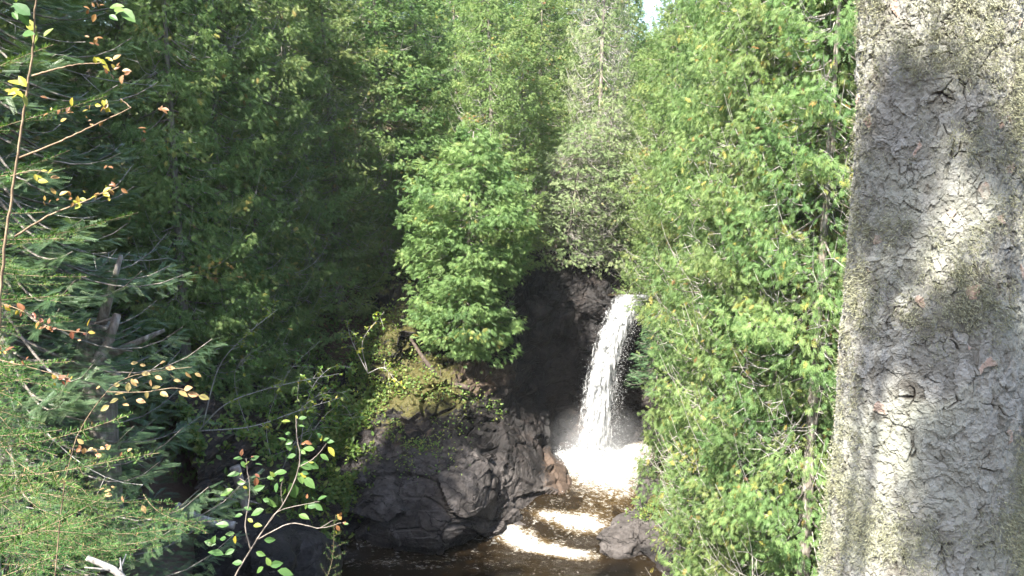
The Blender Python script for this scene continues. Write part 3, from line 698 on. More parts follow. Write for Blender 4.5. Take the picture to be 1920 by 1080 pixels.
# ------------------------------------------------------------------ undergrowth, shrubs, logs
def build_cover():
    G = Geo(); N = 70000
    x = rng.uniform(-20, 0, N); y = rng.uniform(6, 36, N)
    z = ground_h(x, y); d = seg_dist(x, y, RIV, True); pd = seg_dist(x, y, PATH, False)
    dens = vnoise(np.stack([x * .6, y * .6, x * 0], 1), 4) * .5 + .5
    k = (~inside(x, y, RIV)) & (z > 1.) & (pd > .9) & (rng.random(N) < dens * 1.4) & (x < -.16 * y)
    p = np.stack([x, y, z], 1)[k]; n = len(p); p[:, 2] += rng.uniform(.02, .45, n)
    G.spread(LF, LFQ, p, rng.normal(0, 1, (n, 3)) * np.array([1, 1, .4]), np.tile([0, -.3, 1.], (n, 1)) + rng.normal(0, .4, (n, 3)), rng.uniform(.07, .22, n), np.clip(rng.normal(.5, .25, n), 0, 1))
    # ferns and herbs on the mossy rock shelf
    for (uc, vc, su, sv, cnt) in ((2.7, 5.6, .5, .7, 2400), (3.3, 4.2, .4, .6, 1500), (2.2, 6.3, .5, .5, 1800), (3.9, 4.6, .35, .25, 500), (12.9, 3.2, .7, .5, 700), (3.4, 3.2, .3, .3, 500), (4.9, 4.2, .15, .2, 120), (.8, 4.6, .7, 1.7, 16000), (1.7, 4.6, .5, 1.2, 5000)):
        a = np.clip(rng.normal(uc, su, cnt) / 15 * (CL.shape[0] - 1), 0, CL.shape[0] - 1).astype(int); b = np.clip((rng.normal(vc, sv, cnt) + 1) / 8 * (CL.shape[1] - 1), 0, CL.shape[1] - 1).astype(int)
        m = vnoise(CL[a, b] * 1.7, 9) > -.15; a = a[m]; b = b[m]
        q = CL[a, b] + CN[a, b] * rng.uniform(0, .2, (len(a), 1)) + np.stack([0 * a, 0 * a, rng.uniform(0, .15, len(a))], 1)
        G.spread(LF, LFQ, q, rng.normal(0, 1, (len(q), 3)) - CN[a, b] * -.6, np.tile([0, -.4, 1.], (len(q), 1)) + rng.normal(0, .4, (len(q), 3)), rng.uniform(.05, .15, len(q)) * (1.5 if uc < 2 else .85), np.clip(rng.normal(.65, .2, len(q)), 0, 1))
    o = obj('undergrowth', G.mesh('undergrowth', M['cover'])); tag(o, 'low green plants covering the banks', kind='stuff')
build_cover()

def shrub(label, root_pt, stems, leaf=.09, nleaf=26, spread=.35, material='broad', rad=.012, wood='twig', name='leafy_shrub', tint=(.5, .2), cat='shrub', group=None, droop=.2):
    """stems: lists of world points; leaves gather on the outer half of each stem"""
    t = thing(name, label, cat, tuple(root_pt), group); S = Geo(); G = Geo(); rp = np.array(root_pt, float)
    for st in stems:
        st = np.array(st, float) - rp; c = catmull(st, 6, 0) if len(st) > 2 else np.linspace(st[0], st[-1], 8)
        L = np.linalg.norm(np.diff(c, axis=0), axis=1).sum()
        S.tube(c, np.linspace(rad, rad * .3, len(c)), 5)
        tw = []
        for q in range(max(2, int(nleaf / 5))):
            k = rng.integers(int(len(c) * .35), len(c) - 1); e = unit(unit(c[-1] - c[0]) * .5 + rng.normal(0, 1, 3) * np.array([1, 1, .5])); l = spread * rng.uniform(.4, 1)
            pt = c[k] + e * l * np.linspace(0, 1, 4)[:, None]; pt[:, 2] -= droop * l * np.linspace(0, 1, 4) ** 2
            S.tube(pt, np.linspace(rad * .4, rad * .15, 4), 3, cap=False); tw.append(pt)
        for pt in tw + [c[-4:]]:
            n = 6; s = rng.uniform(.3, 1, n) * (len(pt) - 1); i0 = np.minimum(s.astype(int), len(pt) - 2); fr = (s - i0)[:, None]
            p = pt[i0] * (1 - fr) + pt[i0 + 1] * fr
            ax = unit(pt[-1] - pt[0])[None] * .5 + rng.normal(0, .8, (n, 3)); ax[:, 2] -= .2
            nr = np.tile([0, -.45, 1.], (n, 1)) + rng.normal(0, .35, (n, 3))
            G.spread(LF, LFQ, p, ax, nr, leaf * rng.uniform(.6, 1.25, n), np.clip(rng.normal(*tint, n), 0, 1))
    obj('stems', S.mesh('stems', M[wood], smooth=True), t); obj('leaves', G.mesh('leaves', M[material]), t)
    return t

# small leafed shrubs leaning from the left bank (about 22-27 m away)
G_M = 'shrubs leaning out from the left bank'
shrub('leaning maple shrub with a long pale stem rising over the footpath', P(372, 808, 21), [[P(372, 808, 21), P(420, 760, 21), P(480, 735, 21.3), P(560, 715, 21.5), P(640, 700, 22)], [P(380, 800, 21), P(410, 690, 21), P(460, 630, 21), P(520, 580, 21.5)], [P(372, 808, 21), P(470, 800, 21), P(560, 770, 21.5), P(640, 745, 22)]], .12, 60, .6, tint=(.62, .18), group=G_M, rad=.018)
shrub('yellow green shrub spilling down beside the mossy ledge', P(560, 860, 27), [[P(560, 860, 27), P(600, 790, 27), P(640, 760, 27), P(665, 790, 27)], [P(560, 860, 27), P(580, 740, 27), P(620, 690, 27.5), P(660, 690, 27.5)], [P(555, 860, 27), P(560, 780, 26.8), P(600, 740, 27), P(650, 735, 27)]], .13, 80, .7, tint=(.6, .2), group=G_M, rad=.016)
shrub('shaded shrub with arching bare branches above the brown rock', P(520, 900, 25), [[P(520, 900, 25), P(500, 800, 25), P(540, 700, 25), P(600, 640, 25.5)], [P(520, 900, 25), P(560, 820, 25), P(610, 800, 25.5)], [P(500, 900, 25), P(470, 820, 25), P(440, 700, 25), P(500, 640, 25)]], .13, 80, .8, tint=(.4, .18), group=G_M, rad=.014)
shrub('low bright shrub on the crest of the mossy ledge', P(690, 700, 31.5), [[P(690, 700, 31.5), P(680, 640, 31.5), P(720, 585, 31.5)], [P(690, 700, 31.5), P(660, 640, 31.5), P(650, 600, 31.5)], [P(690, 700, 31.5), P(720, 690, 31.2), P(745, 720, 31)]], .14, 60, .6, tint=(.7, .18), group=G_M, rad=.02)

def log(label, pts, rad, m='log', name='fallen_log', cat='log', jag=True, group=None):
    pts = np.array(pts, float); c = catmull(pts, 10, 0); n = len(c); t = thing(name, label, cat, tuple(pts[0]), group)
    G = Geo(); G.tube(c - pts[0], np.linspace(rad, rad * .6, n) * (1 + .12 * rng.standard_normal(n).cumsum() / 4), 12)
    obj('trunk', G.mesh('log', M[m], smooth=True), t)
    for q in range(4):
        S = Geo(); k = rng.integers(n // 4, n - 2); e = unit(rng.normal(0, 1, 3)); S.tube(c[k] - pts[0] + e * np.linspace(0, rad * rng.uniform(3, 6), 4)[:, None], np.linspace(rad * .3, rad * .1, 4), 6)
        obj('branch_stub', S.mesh('stub', M[m], smooth=True), t)
    return t
log('grey dead log leaning up to the right from the dark rock above the wall', [P(985, 410, 38.6), P(1010, 370, 38.5), P(1040, 328, 38.4), P(1070, 296, 38.3)], .11)
log('dark leaning trunk slanting from the rock ledge into the bushy cedar', [P(880, 728, 31.6), P(830, 712, 31.8), P(800, 680, 32), P(770, 635, 32.6)], .1, 'darklog')
log('thin pale dead stem with a bare crook above the middle cedars', [P(868, 185, 38), P(895, 140, 37.9), P(915, 100, 37.8), P(928, 88, 37.8)], .05, 'twig', 'dead_branch', 'branch')
log('short pale dead stem right of the crooked one', [P(932, 196, 38), P(952, 168, 38), P(974, 143, 38)], .045, 'twig', 'dead_branch', 'branch')
log('weathered log lying on the brown bank behind the leafy twig', [P(330, 950, 14.5), P(380, 975, 14.5), P(440, 985, 14.5)], .09)
log('thick root or log running down the bank by the brown rock', [P(440, 875, 19), P(452, 915, 19), P(462, 960, 19)], .12)
log('sawn pale branch stub sticking up at the bottom edge', [P(240, 1100, 3.6), P(215, 1070, 3.6), P(163, 1046, 3.6)], .022, 'twig', 'branch_stub', 'branch')
# broken trunk at the left
t0 = P(185, 800, 11.5)
log('thick grey brown broken tree trunk half hidden by the left spruce', [np.array([t0[0], 11.5, t0[2] - 1.5]), P(183, 760, 11.5), P(172, 700, 11.5), P(178, 650, 11.5), P(190, 605, 11.5)], .27, 'bark', 'broken_trunk', 'tree')
log('forked grey limb rising from the broken trunk', [P(180, 680, 11.3), P(192, 660, 11.3), P(205, 640, 11.3), P(212, 615, 11.3), P(220, 590, 11.4)], .09, 'log', 'tree_limb', 'branch')

def boulder(label, p, s, seed, dry=.9):
    import bmesh
    bm = bmesh.new(); bmesh.ops.create_icosphere(bm, subdivisions=5, radius=1); me = bpy.data.meshes.new('boulder'); bm.to_mesh(me); bm.free()
    V = np.zeros(len(me.vertices) * 3); me.vertices.foreach_get('co', V); V = V.reshape(-1, 3)
    _, _, c = worley(V * 1.3 + seed, seed); V = V * (1 + .25 * fbm(V * 1.1 + seed, 4, seed) + .12 * (c - .5))[:, None] * np.array(s)
    me.vertices.foreach_set('co', V.ravel().astype(np.float32))
    for k, v in (('dry', dry), ('moss', .1), ('soil', 0)):
        a = me.attributes.new(k, 'FLOAT', 'POINT'); a.data.foreach_set('value', np.full(len(V), v, np.float32))
    me.materials.append(M['rock']); o = obj('boulder', me, None, tuple(p)); tag(o, label, 'rock', 'boulders at the water'); return o
def on_water(px, py, z=0.):
    q = P(px, py, 28); t = (CAMZ - z) / (CAMZ - q[2]); return np.array([q[0] * t, q[1] * t, z])
boulder('pale rounded boulder at the tip of the grey rock where the cascade starts', on_water(955, 985, .1), (.75, .5, .42), 3, 1)
boulder('small brown boulder beside the dark slope above the cascade', on_water(985, 975, .1), (.35, .3, .3), 6, .4)
boulder('light pinkish boulder at the right foot of the cascade', on_water(1165, 1030, .1), (.7, .55, .55), 8, 1)
boulder('grey rounded rock rising beside the right edge of the foaming plunge pool', on_water(1218, 925, .9), (.55, .6, .75), 21, .95)
boulder('flat brown rock between the cascade and the right bank', on_water(1195, 985, .5), (.7, .7, .5), 25, .8)
boulder('dark brown rock at the left bottom beside the leafy twig', P(560, 1075, 22), (1.1, 1.2, 1.6), 12, .45)
boulder('dark rock hump on the left bank below the log', P(470, 1040, 19), (1.2, 1., .9), 15, .3)

# ------------------------------------------------------------------ near fir trees (needle by needle)
def fir_branch(L, seed, dens=1.0):
    g = np.random.default_rng(seed); G = Geo(); S = Geo()
    nk = np.array(kite((0, 0, 0), (1, 0, 0), .1))
    def needles(c, r, tint0):
        n = len(c); seg = np.linalg.norm(np.diff(c, axis=0), axis=1).sum(); N = int(seg / .0032 * dens)
        s = np.sort(g.random(N)) * (n - 1); i0 = np.minimum(s.astype(int), n - 2); fr = (s - i0)[:, None]
        p = c[i0] * (1 - fr) + c[i0 + 1] * fr; T = unit(c[i0 + 1] - c[i0]); sd = unit(np.cross(T, [0, 0, 1.])); sg = g.choice([-1, 1], N)[:, None]
        ph = g.uniform(-.55, 1.4, (N, 1)); ax = T * g.uniform(.35, .7, (N, 1)) + sd * sg * np.cos(ph) + np.array([0, 0, 1]) * np.sin(ph) + g.normal(0, .1, (N, 3))
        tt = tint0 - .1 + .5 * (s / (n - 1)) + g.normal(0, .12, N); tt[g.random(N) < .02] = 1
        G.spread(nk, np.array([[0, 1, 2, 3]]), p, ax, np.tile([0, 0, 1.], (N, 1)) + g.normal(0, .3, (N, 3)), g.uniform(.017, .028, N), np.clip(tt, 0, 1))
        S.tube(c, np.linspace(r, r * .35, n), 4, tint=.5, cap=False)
    t = np.linspace(0, 1, 24)
    main = np.stack([L * t, .04 * L * np.sin(t * 5 + seed), -.06 * L * t + .07 * L * t ** 2], 1)
    needles(main, .0028, .3)
    nt_ = int(L / .075)
    for k in range(nt_):
        tt = .08 + .88 * (k + .5 * g.random()) / nt_; i = int(tt * 23); sg = 1 if k % 2 else -1
        l = L * (.21 * (1 - tt) ** .8 + .05) * g.uniform(.5, 1.2)
        d = unit(np.array([.75, sg * .85, g.uniform(-.12, .08)])); q = np.linspace(0, 1, 9)[:, None]
        c = main[i] + d * l * q + np.array([.05, 0, g.uniform(-.2, .15)]) * l * q ** 2
        needles(c, .0011, .3)
        if l > .17:
            for m in range(int(l / .09)):
                f = .25 + .65 * m / max(1, int(l / .09)); ii = int(f * 8); s2 = 1 if m % 2 else -1
                l2 = l * .4 * (1 - f * .6); d2 = unit(d + s2 * np.array([-d[1], d[0], 0]) * .85)
                needles(c[ii] + d2 * l2 * np.linspace(0, 1, 5)[:, None], .0009, .4)
    me = make_mesh('fir_branch', np.concatenate(G.V + S.V), [np.concatenate(G.Q), np.concatenate(S.Q) + G.n], [M['fir'], M['twigbrown']],
                   mi=np.concatenate([np.zeros(sum(len(q) for q in G.Q)), np.ones(sum(len(q) for q in S.Q))]), attrs={'tint': np.concatenate(G.t + S.t)})
    return me
FB = [fir_branch(1.0, 1), fir_branch(1.0, 2), fir_branch(1.0, 3)]

def put_branch(parent, me, root, tip, roll=0, name='branch'):
    root = np.array(root, float); tip = np.array(tip, float); d = tip - root; L = np.linalg.norm(d); x = unit(d)
    zup = np.array([0, -.08, 1.]); y_ = unit(np.cross(zup, x)); z_ = np.cross(x, y_)
    mt = Matrix([(x[0], y_[0], z_[0]), (x[1], y_[1], z_[1]), (x[2], y_[2], z_[2])]).to_4x4() @ Matrix.Rotation(roll, 4, 'X')
    o = obj(name, me, parent)
    o.matrix_local = Matrix.Translation(Vector(root) - parent.location) @ mt @ Matrix.Scale(L, 4)
    return o

def fir(label, base, H, group=None):
    t = thing('fir_tree', label, 'tree', base, group)
    G = Geo(); zz = np.linspace(-.3, H, 14); G.tube(np.array([(0, 0, z) for z in zz]), np.linspace(.075, .01, 14), 10)
    obj('trunk', G.mesh('fir_trunk', M['bark'], smooth=True), t); return t
fz = gz(-2.9, 3.4)
F1 = fir('young fir reaching in from the left edge with bright needled branches', (-2.9, 3.4, fz), 15.2 - fz)
near = [(-60, 145, 105, 88, 3.0), (-80, 260, 195, 183, 3.1), (-70, 345, 120, 285, 3.2), (60, 445, 262, 402, 3.4), (-80, 330, 45, 330, 3), (-90, 440, 110, 455, 3.2), (-60, 500, 165, 522, 3.3), (-80, 560, 125, 556, 3.2),
        (-80, 680, 130, 684, 3.2), (-60, 610, 140, 605, 3.6), (20, 830, 247, 783, 3.0), (10, 880, 292, 862, 2.9), (-90, 810, 120, 808, 3), (-80, 900, 130, 905, 3.0), 
        (-60, 395, 70, 400, 3.0), (-70, 720, 60, 712, 2.9)]
for k, (x0, y0, x1, y1, Y) in enumerate(near):
    tip = P(x1, y1, Y); d = tip - P(x0, y0, Y + .1); rt = tip - unit(d) * max(.75, np.linalg.norm(d))
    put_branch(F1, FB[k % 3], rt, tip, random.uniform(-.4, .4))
fz2 = gz(-1.9, 2.2)
F2 = fir('low fir sapling filling the bottom left corner with bright yellow green boughs', (-1.9, 2.0, fz2), 13.4 - fz2)
for k, (x0, y0, x1, y1, Y) in enumerate([(-60, 1040, 205, 930, 2.2), (-80, 1090, 105, 1050, 2.1), (-100, 950, 60, 925, 2.3), (-60, 1000, 110, 985, 2.2), (-40, 1130, 60, 1075, 2.0), (-100, 1010, 30, 900, 2.2)]):
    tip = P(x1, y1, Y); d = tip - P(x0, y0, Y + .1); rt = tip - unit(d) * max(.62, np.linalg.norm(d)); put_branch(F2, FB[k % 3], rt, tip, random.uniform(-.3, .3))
fz3 = gz(-2.2, 5.4)
F3 = fir('small fir below the path with flat sprays just above the bottom edge', (-2.6, 5.2, 14 - 3.9), .7)
for k in range(26):
    px = random.uniform(150, 430); py = random.uniform(930, 1075); Y = random.uniform(4.6, 6); tip = P(px, py, Y)
    if px > 330: tip = P(px, random.uniform(975, 1030), Y)
    d = unit(np.array([random.uniform(.3, 1), random.uniform(-.7, .4), random.uniform(-.15, .1)])); put_branch(F3, FB[k % 3], tip - d * .8, tip, random.uniform(-.3, .3))
F4 = fir('shaded fir behind the bright left branches', (-3.9, 6.2, gz(-3.9, 6.2)), 14.8 - gz(-3.9, 6.2))
for k in range(32):
    py = random.uniform(430, 1000); px = random.uniform(-20, 120 + .2 * max(0, py - 450)); Y = random.uniform(5.2, 7); tip = P(px, py, Y)
    rt = np.array([-3.9, 6.2, tip[2] + random.uniform(.05, .25)]); d = tip - rt; L = np.linalg.norm(d)
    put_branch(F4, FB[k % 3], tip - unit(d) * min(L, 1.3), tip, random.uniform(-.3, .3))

# ------------------------------------------------------------------ hand-placed saplings close to the viewer
def leafy(label, stems, leaves, material, name='sapling', cat='plant', wood='twigbrown', rad=.004, auto=None, leafsize=.05):
    """stems: [(points px,py,Y), radius]; leaves: [(px, py, Y, direction degrees in the picture, size m, tint)]"""
    base = P(*stems[0][0][0]); t = thing(name, label, cat, tuple(base)); S = Geo(); G = Geo()
    g = np.random.default_rng(len(label))
    for pts, r in stems:
        c = catmull(np.array([P(*p) for p in pts]), 8, 0) - base if len(pts) > 2 else np.linspace(P(*pts[0]), P(*pts[1]), 6) - base
        c += g.normal(0, r * .15, c.shape); S.tube(c, np.linspace(r, r * .4, len(c)) * .7, 6)
    for (px, py, Y, deg, s, ti) in leaves:
        p = P(px, py, Y) - base; a = R(deg)
        ax = np.array([math.cos(a), g.uniform(-.4, .4), math.sin(a)]); nr = np.array([g.normal(0, .4), -.75, .75]) + g.normal(0, .3, 3)
        G.spread(LF, LFQ, p[None], ax[None], nr[None], s * g.uniform(.55, 1.1) * (.8 if ti > .5 else 1), ti)
    obj('stems', S.mesh('stems', M[wood], smooth=True), t); obj('leaves', G.mesh('leaves', M[material]), t); return t

g = np.random.default_rng(5)
def clump(px, py, Y, n, spread, s, t0, t1, deg=None):
    return [(px + g.normal(0, spread), py + g.normal(0, spread * .6), Y + g.normal(0, .02), (g.uniform(-180, 180) if deg is None else deg + g.normal(0, 35)), s * g.uniform(.7, 1.2), g.uniform(t0, t1)) for _ in range(n)]
Ys = 2.6
st = [([(-40, 1500, Ys), (-14, 900, Ys), (-2, 600, Ys), (8, 470, Ys), (22, 370, Ys), (40, 240, Ys), (58, 120, Ys), (66, 20, Ys), (72, -60, Ys)], .0075),
      ([(28, 443, Ys), (90, 405, Ys), (150, 380, Ys), (222, 350, Ys)], .005),
      ([(36, 296, Ys), (100, 270, Ys), (170, 238, Ys), (245, 203, Ys)], .005),
      ([(60, 142, Ys), (110, 128, Ys), (150, 120, Ys), (190, 118, Ys)], .0045),
      ([(245, 203, Ys), (238, 195, Ys), (226, 186, Ys)], .004), ([(20, 330, Ys), (60, 320, Ys), (100, 325, Ys)], .003)]
lv = clump(50, 20, Ys, 7, 18, .05, .1, .45) + clump(70, 62, Ys, 5, 14, .05, .2, .5) + clump(40, 165, Ys, 5, 10, .055, .45, .6) + clump(15, 175, Ys, 3, 10, .045, .5, .75)
lv += clump(205, 25, Ys, 5, 12, .055, .15, .4, -30) + clump(180, 15, Ys, 6, 10, .03, .75, 1) + clump(178, 75, Ys, 6, 8, .028, .75, 1)
lv += clump(195, 112, Ys, 9, 14, .032, .5, .8) + clump(230, 135, Ys, 9, 12, .03, .78, 1) + clump(120, 210, Ys, 12, 18, .03, .6, 1) + clump(185, 195, Ys, 8, 10, .032, .5, .8) + clump(175, 225, Ys, 4, 9, .026, .8, 1)
lv += clump(300, 203, Ys, 4, 5, .03, .85, 1) + clump(262, 242, Ys, 2, 3, .03, .85, 1) + clump(202, 312, Ys, 2, 3, .03, .85, 1)
lv += clump(90, 325, Ys, 6, 12, .035, .5, .75, 0) + clump(190, 365, Ys, 9, 12, .032, .5, .95) + clump(215, 350, Ys, 6, 6, .032, .8, 1) + clump(110, 372, Ys, 10, 16, .03, .5, .95) + clump(145, 375, Ys, 5, 8, .032, .45, .7)
leafy('tall thin sapling with yellow and rust coloured shrivelled leaves along the left edge', st, lv, 'sapling')
# row of brown leaf tips between the fir boughs
Yt = 2.7
lv = []
for (px, py, n) in ((5, 575, 4), (40, 580, 5), (75, 600, 7), (95, 615, 6), (150, 625, 5), (10, 660, 5), (110, 710, 6), (130, 710, 4), (45, 675, 3), (165, 620, 3)): lv += clump(px, py, Yt, n, 7, .03, .5, 1)
leafy('rusty leaved twigs threaded among the left fir branches', [([(-40, 560, Yt), (30, 578, Yt), (90, 612, Yt), (165, 625, Yt)], .003), ([(-40, 665, Yt), (60, 690, Yt), (140, 712, Yt)], .003)], lv, 'sapling', 'leafy_twig')
# the twig with dry golden leaves
Yd = 3.6
st = [([(70, 1500, Yd), (110, 1000, Yd), (135, 850, Yd), (160, 790, Yd), (200, 735, Yd), (240, 708, Yd), (300, 695, Yd), (360, 688, Yd)], .004), ([(200, 735, Yd), (270, 735, Yd), (330, 728, Yd), (385, 745, Yd)], .0035), ([(240, 708, Yd), (250, 690, Yd)], .003)]
lv = []
for (px, py, dg, s, ti) in ((245, 682, 10, .04, .2), (262, 684, -10, .04, .3), (300, 682, 30, .04, .35), (310, 690, 0, .04, .4), (318, 700, -60, .04, .3), (348, 697, -60, .035, .35), (365, 700, -30, .045, .25), (283, 712, -100, .04, .45), (290, 705, -20, .045, .4),
                            (246, 710, -60, .045, .35), (265, 700, 0, .04, .2), (250, 712, -30, .04, .5), (325, 713, -10, .045, .35), (285, 728, 10, .04, .1), (300, 735, -20, .04, .2), (345, 730, 20, .045, .4), (352, 738, -10, .05, .5), (372, 742, -20, .055, .05), (335, 733, -30, .04, .2),
                            (225, 722, 180, .04, .1), (222, 748, 200, .045, .05), (255, 750, -10, .05, .5), (230, 758, 0, .045, .4), (205, 760, -150, .045, .1), (188, 725, 200, .04, .3), (240, 735, 90, .04, .1), (275, 733, -90, .04, .1), (215, 740, 10, .04, .2), (232, 742, -80, .04, .05)):
    lv.append((px, py, Yd, dg, s * 1.05, ti))
for (px, py, n) in ((155, 835, 4), (190, 842, 8), (245, 850, 3), (110, 890, 2), (225, 930, 2), (250, 950, 1), (200, 915, 3)): lv += clump(px, py, Yd - .3, n, 9, .035, .2, .9)
leafy('thin forked twig carrying golden brown dry leaves over the dark hollow', st, lv, 'dryleaf', 'leafy_twig')
# the green leaved sapling at the bottom
Yg = 3.3
st = [([(430, 1100, Yg), (470, 1030, Yg), (500, 985, Yg), (540, 930, Yg), (562, 865, Yg), (557, 820, Yg), (555, 782, Yg)], .0055),
      ([(562, 875, Yg), (590, 858, Yg), (612, 832, Yg)], .0032), ([(485, 1010, Yg), (545, 982, Yg), (600, 990, Yg), (640, 980, Yg)], .004), ([(600, 990, Yg), (625, 975, Yg)], .0025),
      ([(470, 1030, Yg), (460, 985, Yg), (468, 925, Yg), (462, 860, Yg)], .0045), ([(462, 905, Yg), (440, 890, Yg), (445, 880, Yg)], .003), ([(530, 945, Yg), (527, 915, Yg), (532, 895, Yg)], .003), ([(490, 1000, Yg), (520, 960, Yg), (575, 945, Yg), (600, 940, Yg)], .003)]
lv = []
for (px, py, dg, s, ti) in ((560, 785, 10, .03, .15), (545, 790, 170, .035, .4), (545, 812, 190, .04, .1), (560, 798, 0, .03, .2), (537, 826, 150, .045, .2), (550, 826, 200, .04, .15), (570, 828, -20, .045, .8), (555, 853, 195, .055, .1), (560, 870, -20, .06, .15), (605, 822, 130, .04, .05), (612, 828, 5, .045, .1),
                            (615, 838, -50, .045, .5), (590, 842, 170, .04, .3), (600, 852, -30, .035, .2), (575, 865, -35, .05, .1), (565, 885, -15, .035, .05), (538, 885, 175, .05, .2), (520, 890, 200, .045, .1), (520, 905, -100, .045, .05), (545, 905, -80, .065, .15), (535, 915, -110, .05, .3),
                            (570, 895, -40, .05, .2), (595, 938, 30, .04, .1), (590, 945, -35, .05, .1), (575, 950, 10, .045, .05), (560, 965, -10, .045, .3), (520, 950, 150, .05, .2), (505, 940, 170, .045, .1), (495, 955, 200, .05, .15), (480, 895, -90, .05, .95), (455, 860, 170, .045, .1), (470, 862, 20, .04, .1), (478, 870, -10, .045, .15),
                            (450, 888, 180, .045, .1), (460, 905, 180, .04, .2), (438, 918, 200, .05, .3), (475, 918, 20, .045, .1), (500, 895, -10, .045, .2), (472, 955, 160, .05, .1), (455, 965, 190, .05, .1), (440, 1000, 180, .05, .2), (425, 1010, 190, .05, .1), (420, 1040, 160, .055, .1), (495, 1012, -10, .05, .1), (480, 1035, -20, .045, .2),
                            (440, 1030, 200, .05, .1), (405, 1020, 170, .045, .1), (430, 985, 170, .05, .15), (475, 985, 10, .04, .4), (455, 1055, 180, .05, .1), (505, 1060, 0, .06, .1), (520, 1070, -20, .06, .15), (645, 982, 10, .03, .2), (640, 975, 120, .03, .7), (636, 968, 60, .025, .8), (630, 985, -60, .03, .8), (452, 855, 80, .03, .9), (575, 935, 80, .03, .85)):
    lv.append((px, py, Yg, dg, s * 1.15, ti))
lv += [(x + g.normal(0, 12), y + g.normal(0, 12), Y, g.uniform(0, 360), s_ * .7, min(1, ti + abs(g.normal(0, .25)))) for (x, y, Y, dg, s_, ti) in lv if g.random() < .6]
leafy('leafy green sapling with a forked pale stem in front of the brown rock', st, lv, 'sapling', wood='stem')
# thin fir shoot at (620, 1030)
sh = thing('fir_seedling', 'dark upright fir shoot at the bottom edge left of the pool', 'tree', tuple(P(600, 1110, 4)))
put_branch(sh, fir_branch(1., 9, .45), P(598, 1120, 4), P(637, 965, 4), 1.2, 'shoot')

# ------------------------------------------------------------------ the big lichened trunk
def trunk_mat():
    m, n, o = mat('lichened_bark')
    pos = nd(n, 'ShaderNodeTexCoord').outputs['Object']
    f = noise(n, 16, 7, .7, pos); f2 = noise(n, 70, 6, .7, pos); f3 = noise(n, 5, 4, .6, pos, .6)
    hgt = attr(n, 'height'); cid = attr(n, 'cell'); crack = attr(n, 'crack')
    c = ramp(n, [(.25, (.095, .085, .068)), (.45, (.165, .158, .135)), (.65, (.235, .23, .205)), (.85, (.31, .308, .28))], math_(n, 'ADD', math_(n, 'MULTIPLY', f, .7), math_(n, 'MULTIPLY', cid, .35))).outputs[0]
    c = mixc(n, ramp(n, [(.58, (0,)), (.7, (.8,))], f2).outputs[0], c, (.18, .15, .12))
    c = mixc(n, ramp(n, [(.965, (0,)), (.98, (.5,))], cid, 'CONSTANT').outputs[0], c, (.42, .24, .16))
    li = ramp(n, [(.47, (0,)), (.6, (.85,))], math_(n, 'ADD', math_(n, 'MULTIPLY', f3, .7), math_(n, 'MULTIPLY', f2, .3))).outputs[0]
    c = mixc(n, li, c, mixc(n, f2, (.17, .17, .13), (.28, .285, .24)))
    c = mixc(n, crack, c, (.035, .025, .02))
    p = nd(n, 'ShaderNodeBsdfPrincipled'); n.links.new(c, p.inputs['Base Color']); p.inputs['Roughness'].default_value = .9; p.inputs['Specular IOR Level'].default_value = .2
    h = math_(n, 'MULTIPLY_ADD', f, .5, math_(n, 'MULTIPLY', f2, .6)); n.links.new(bump(n, h, 1., .008), p.inputs['Normal']); n.links.new(p.outputs[0], o.inputs[0]); return m
M['trunkbark'] = trunk_mat()
M['lichen'] = leaf_mat('beard_lichen', [(0, (.12, .115, .07)), (.5, (.22, .225, .145)), (1, (.34, .35, .25))], trans=.25, rough=.9, spec=.1, tcol=(1, 1, .9))

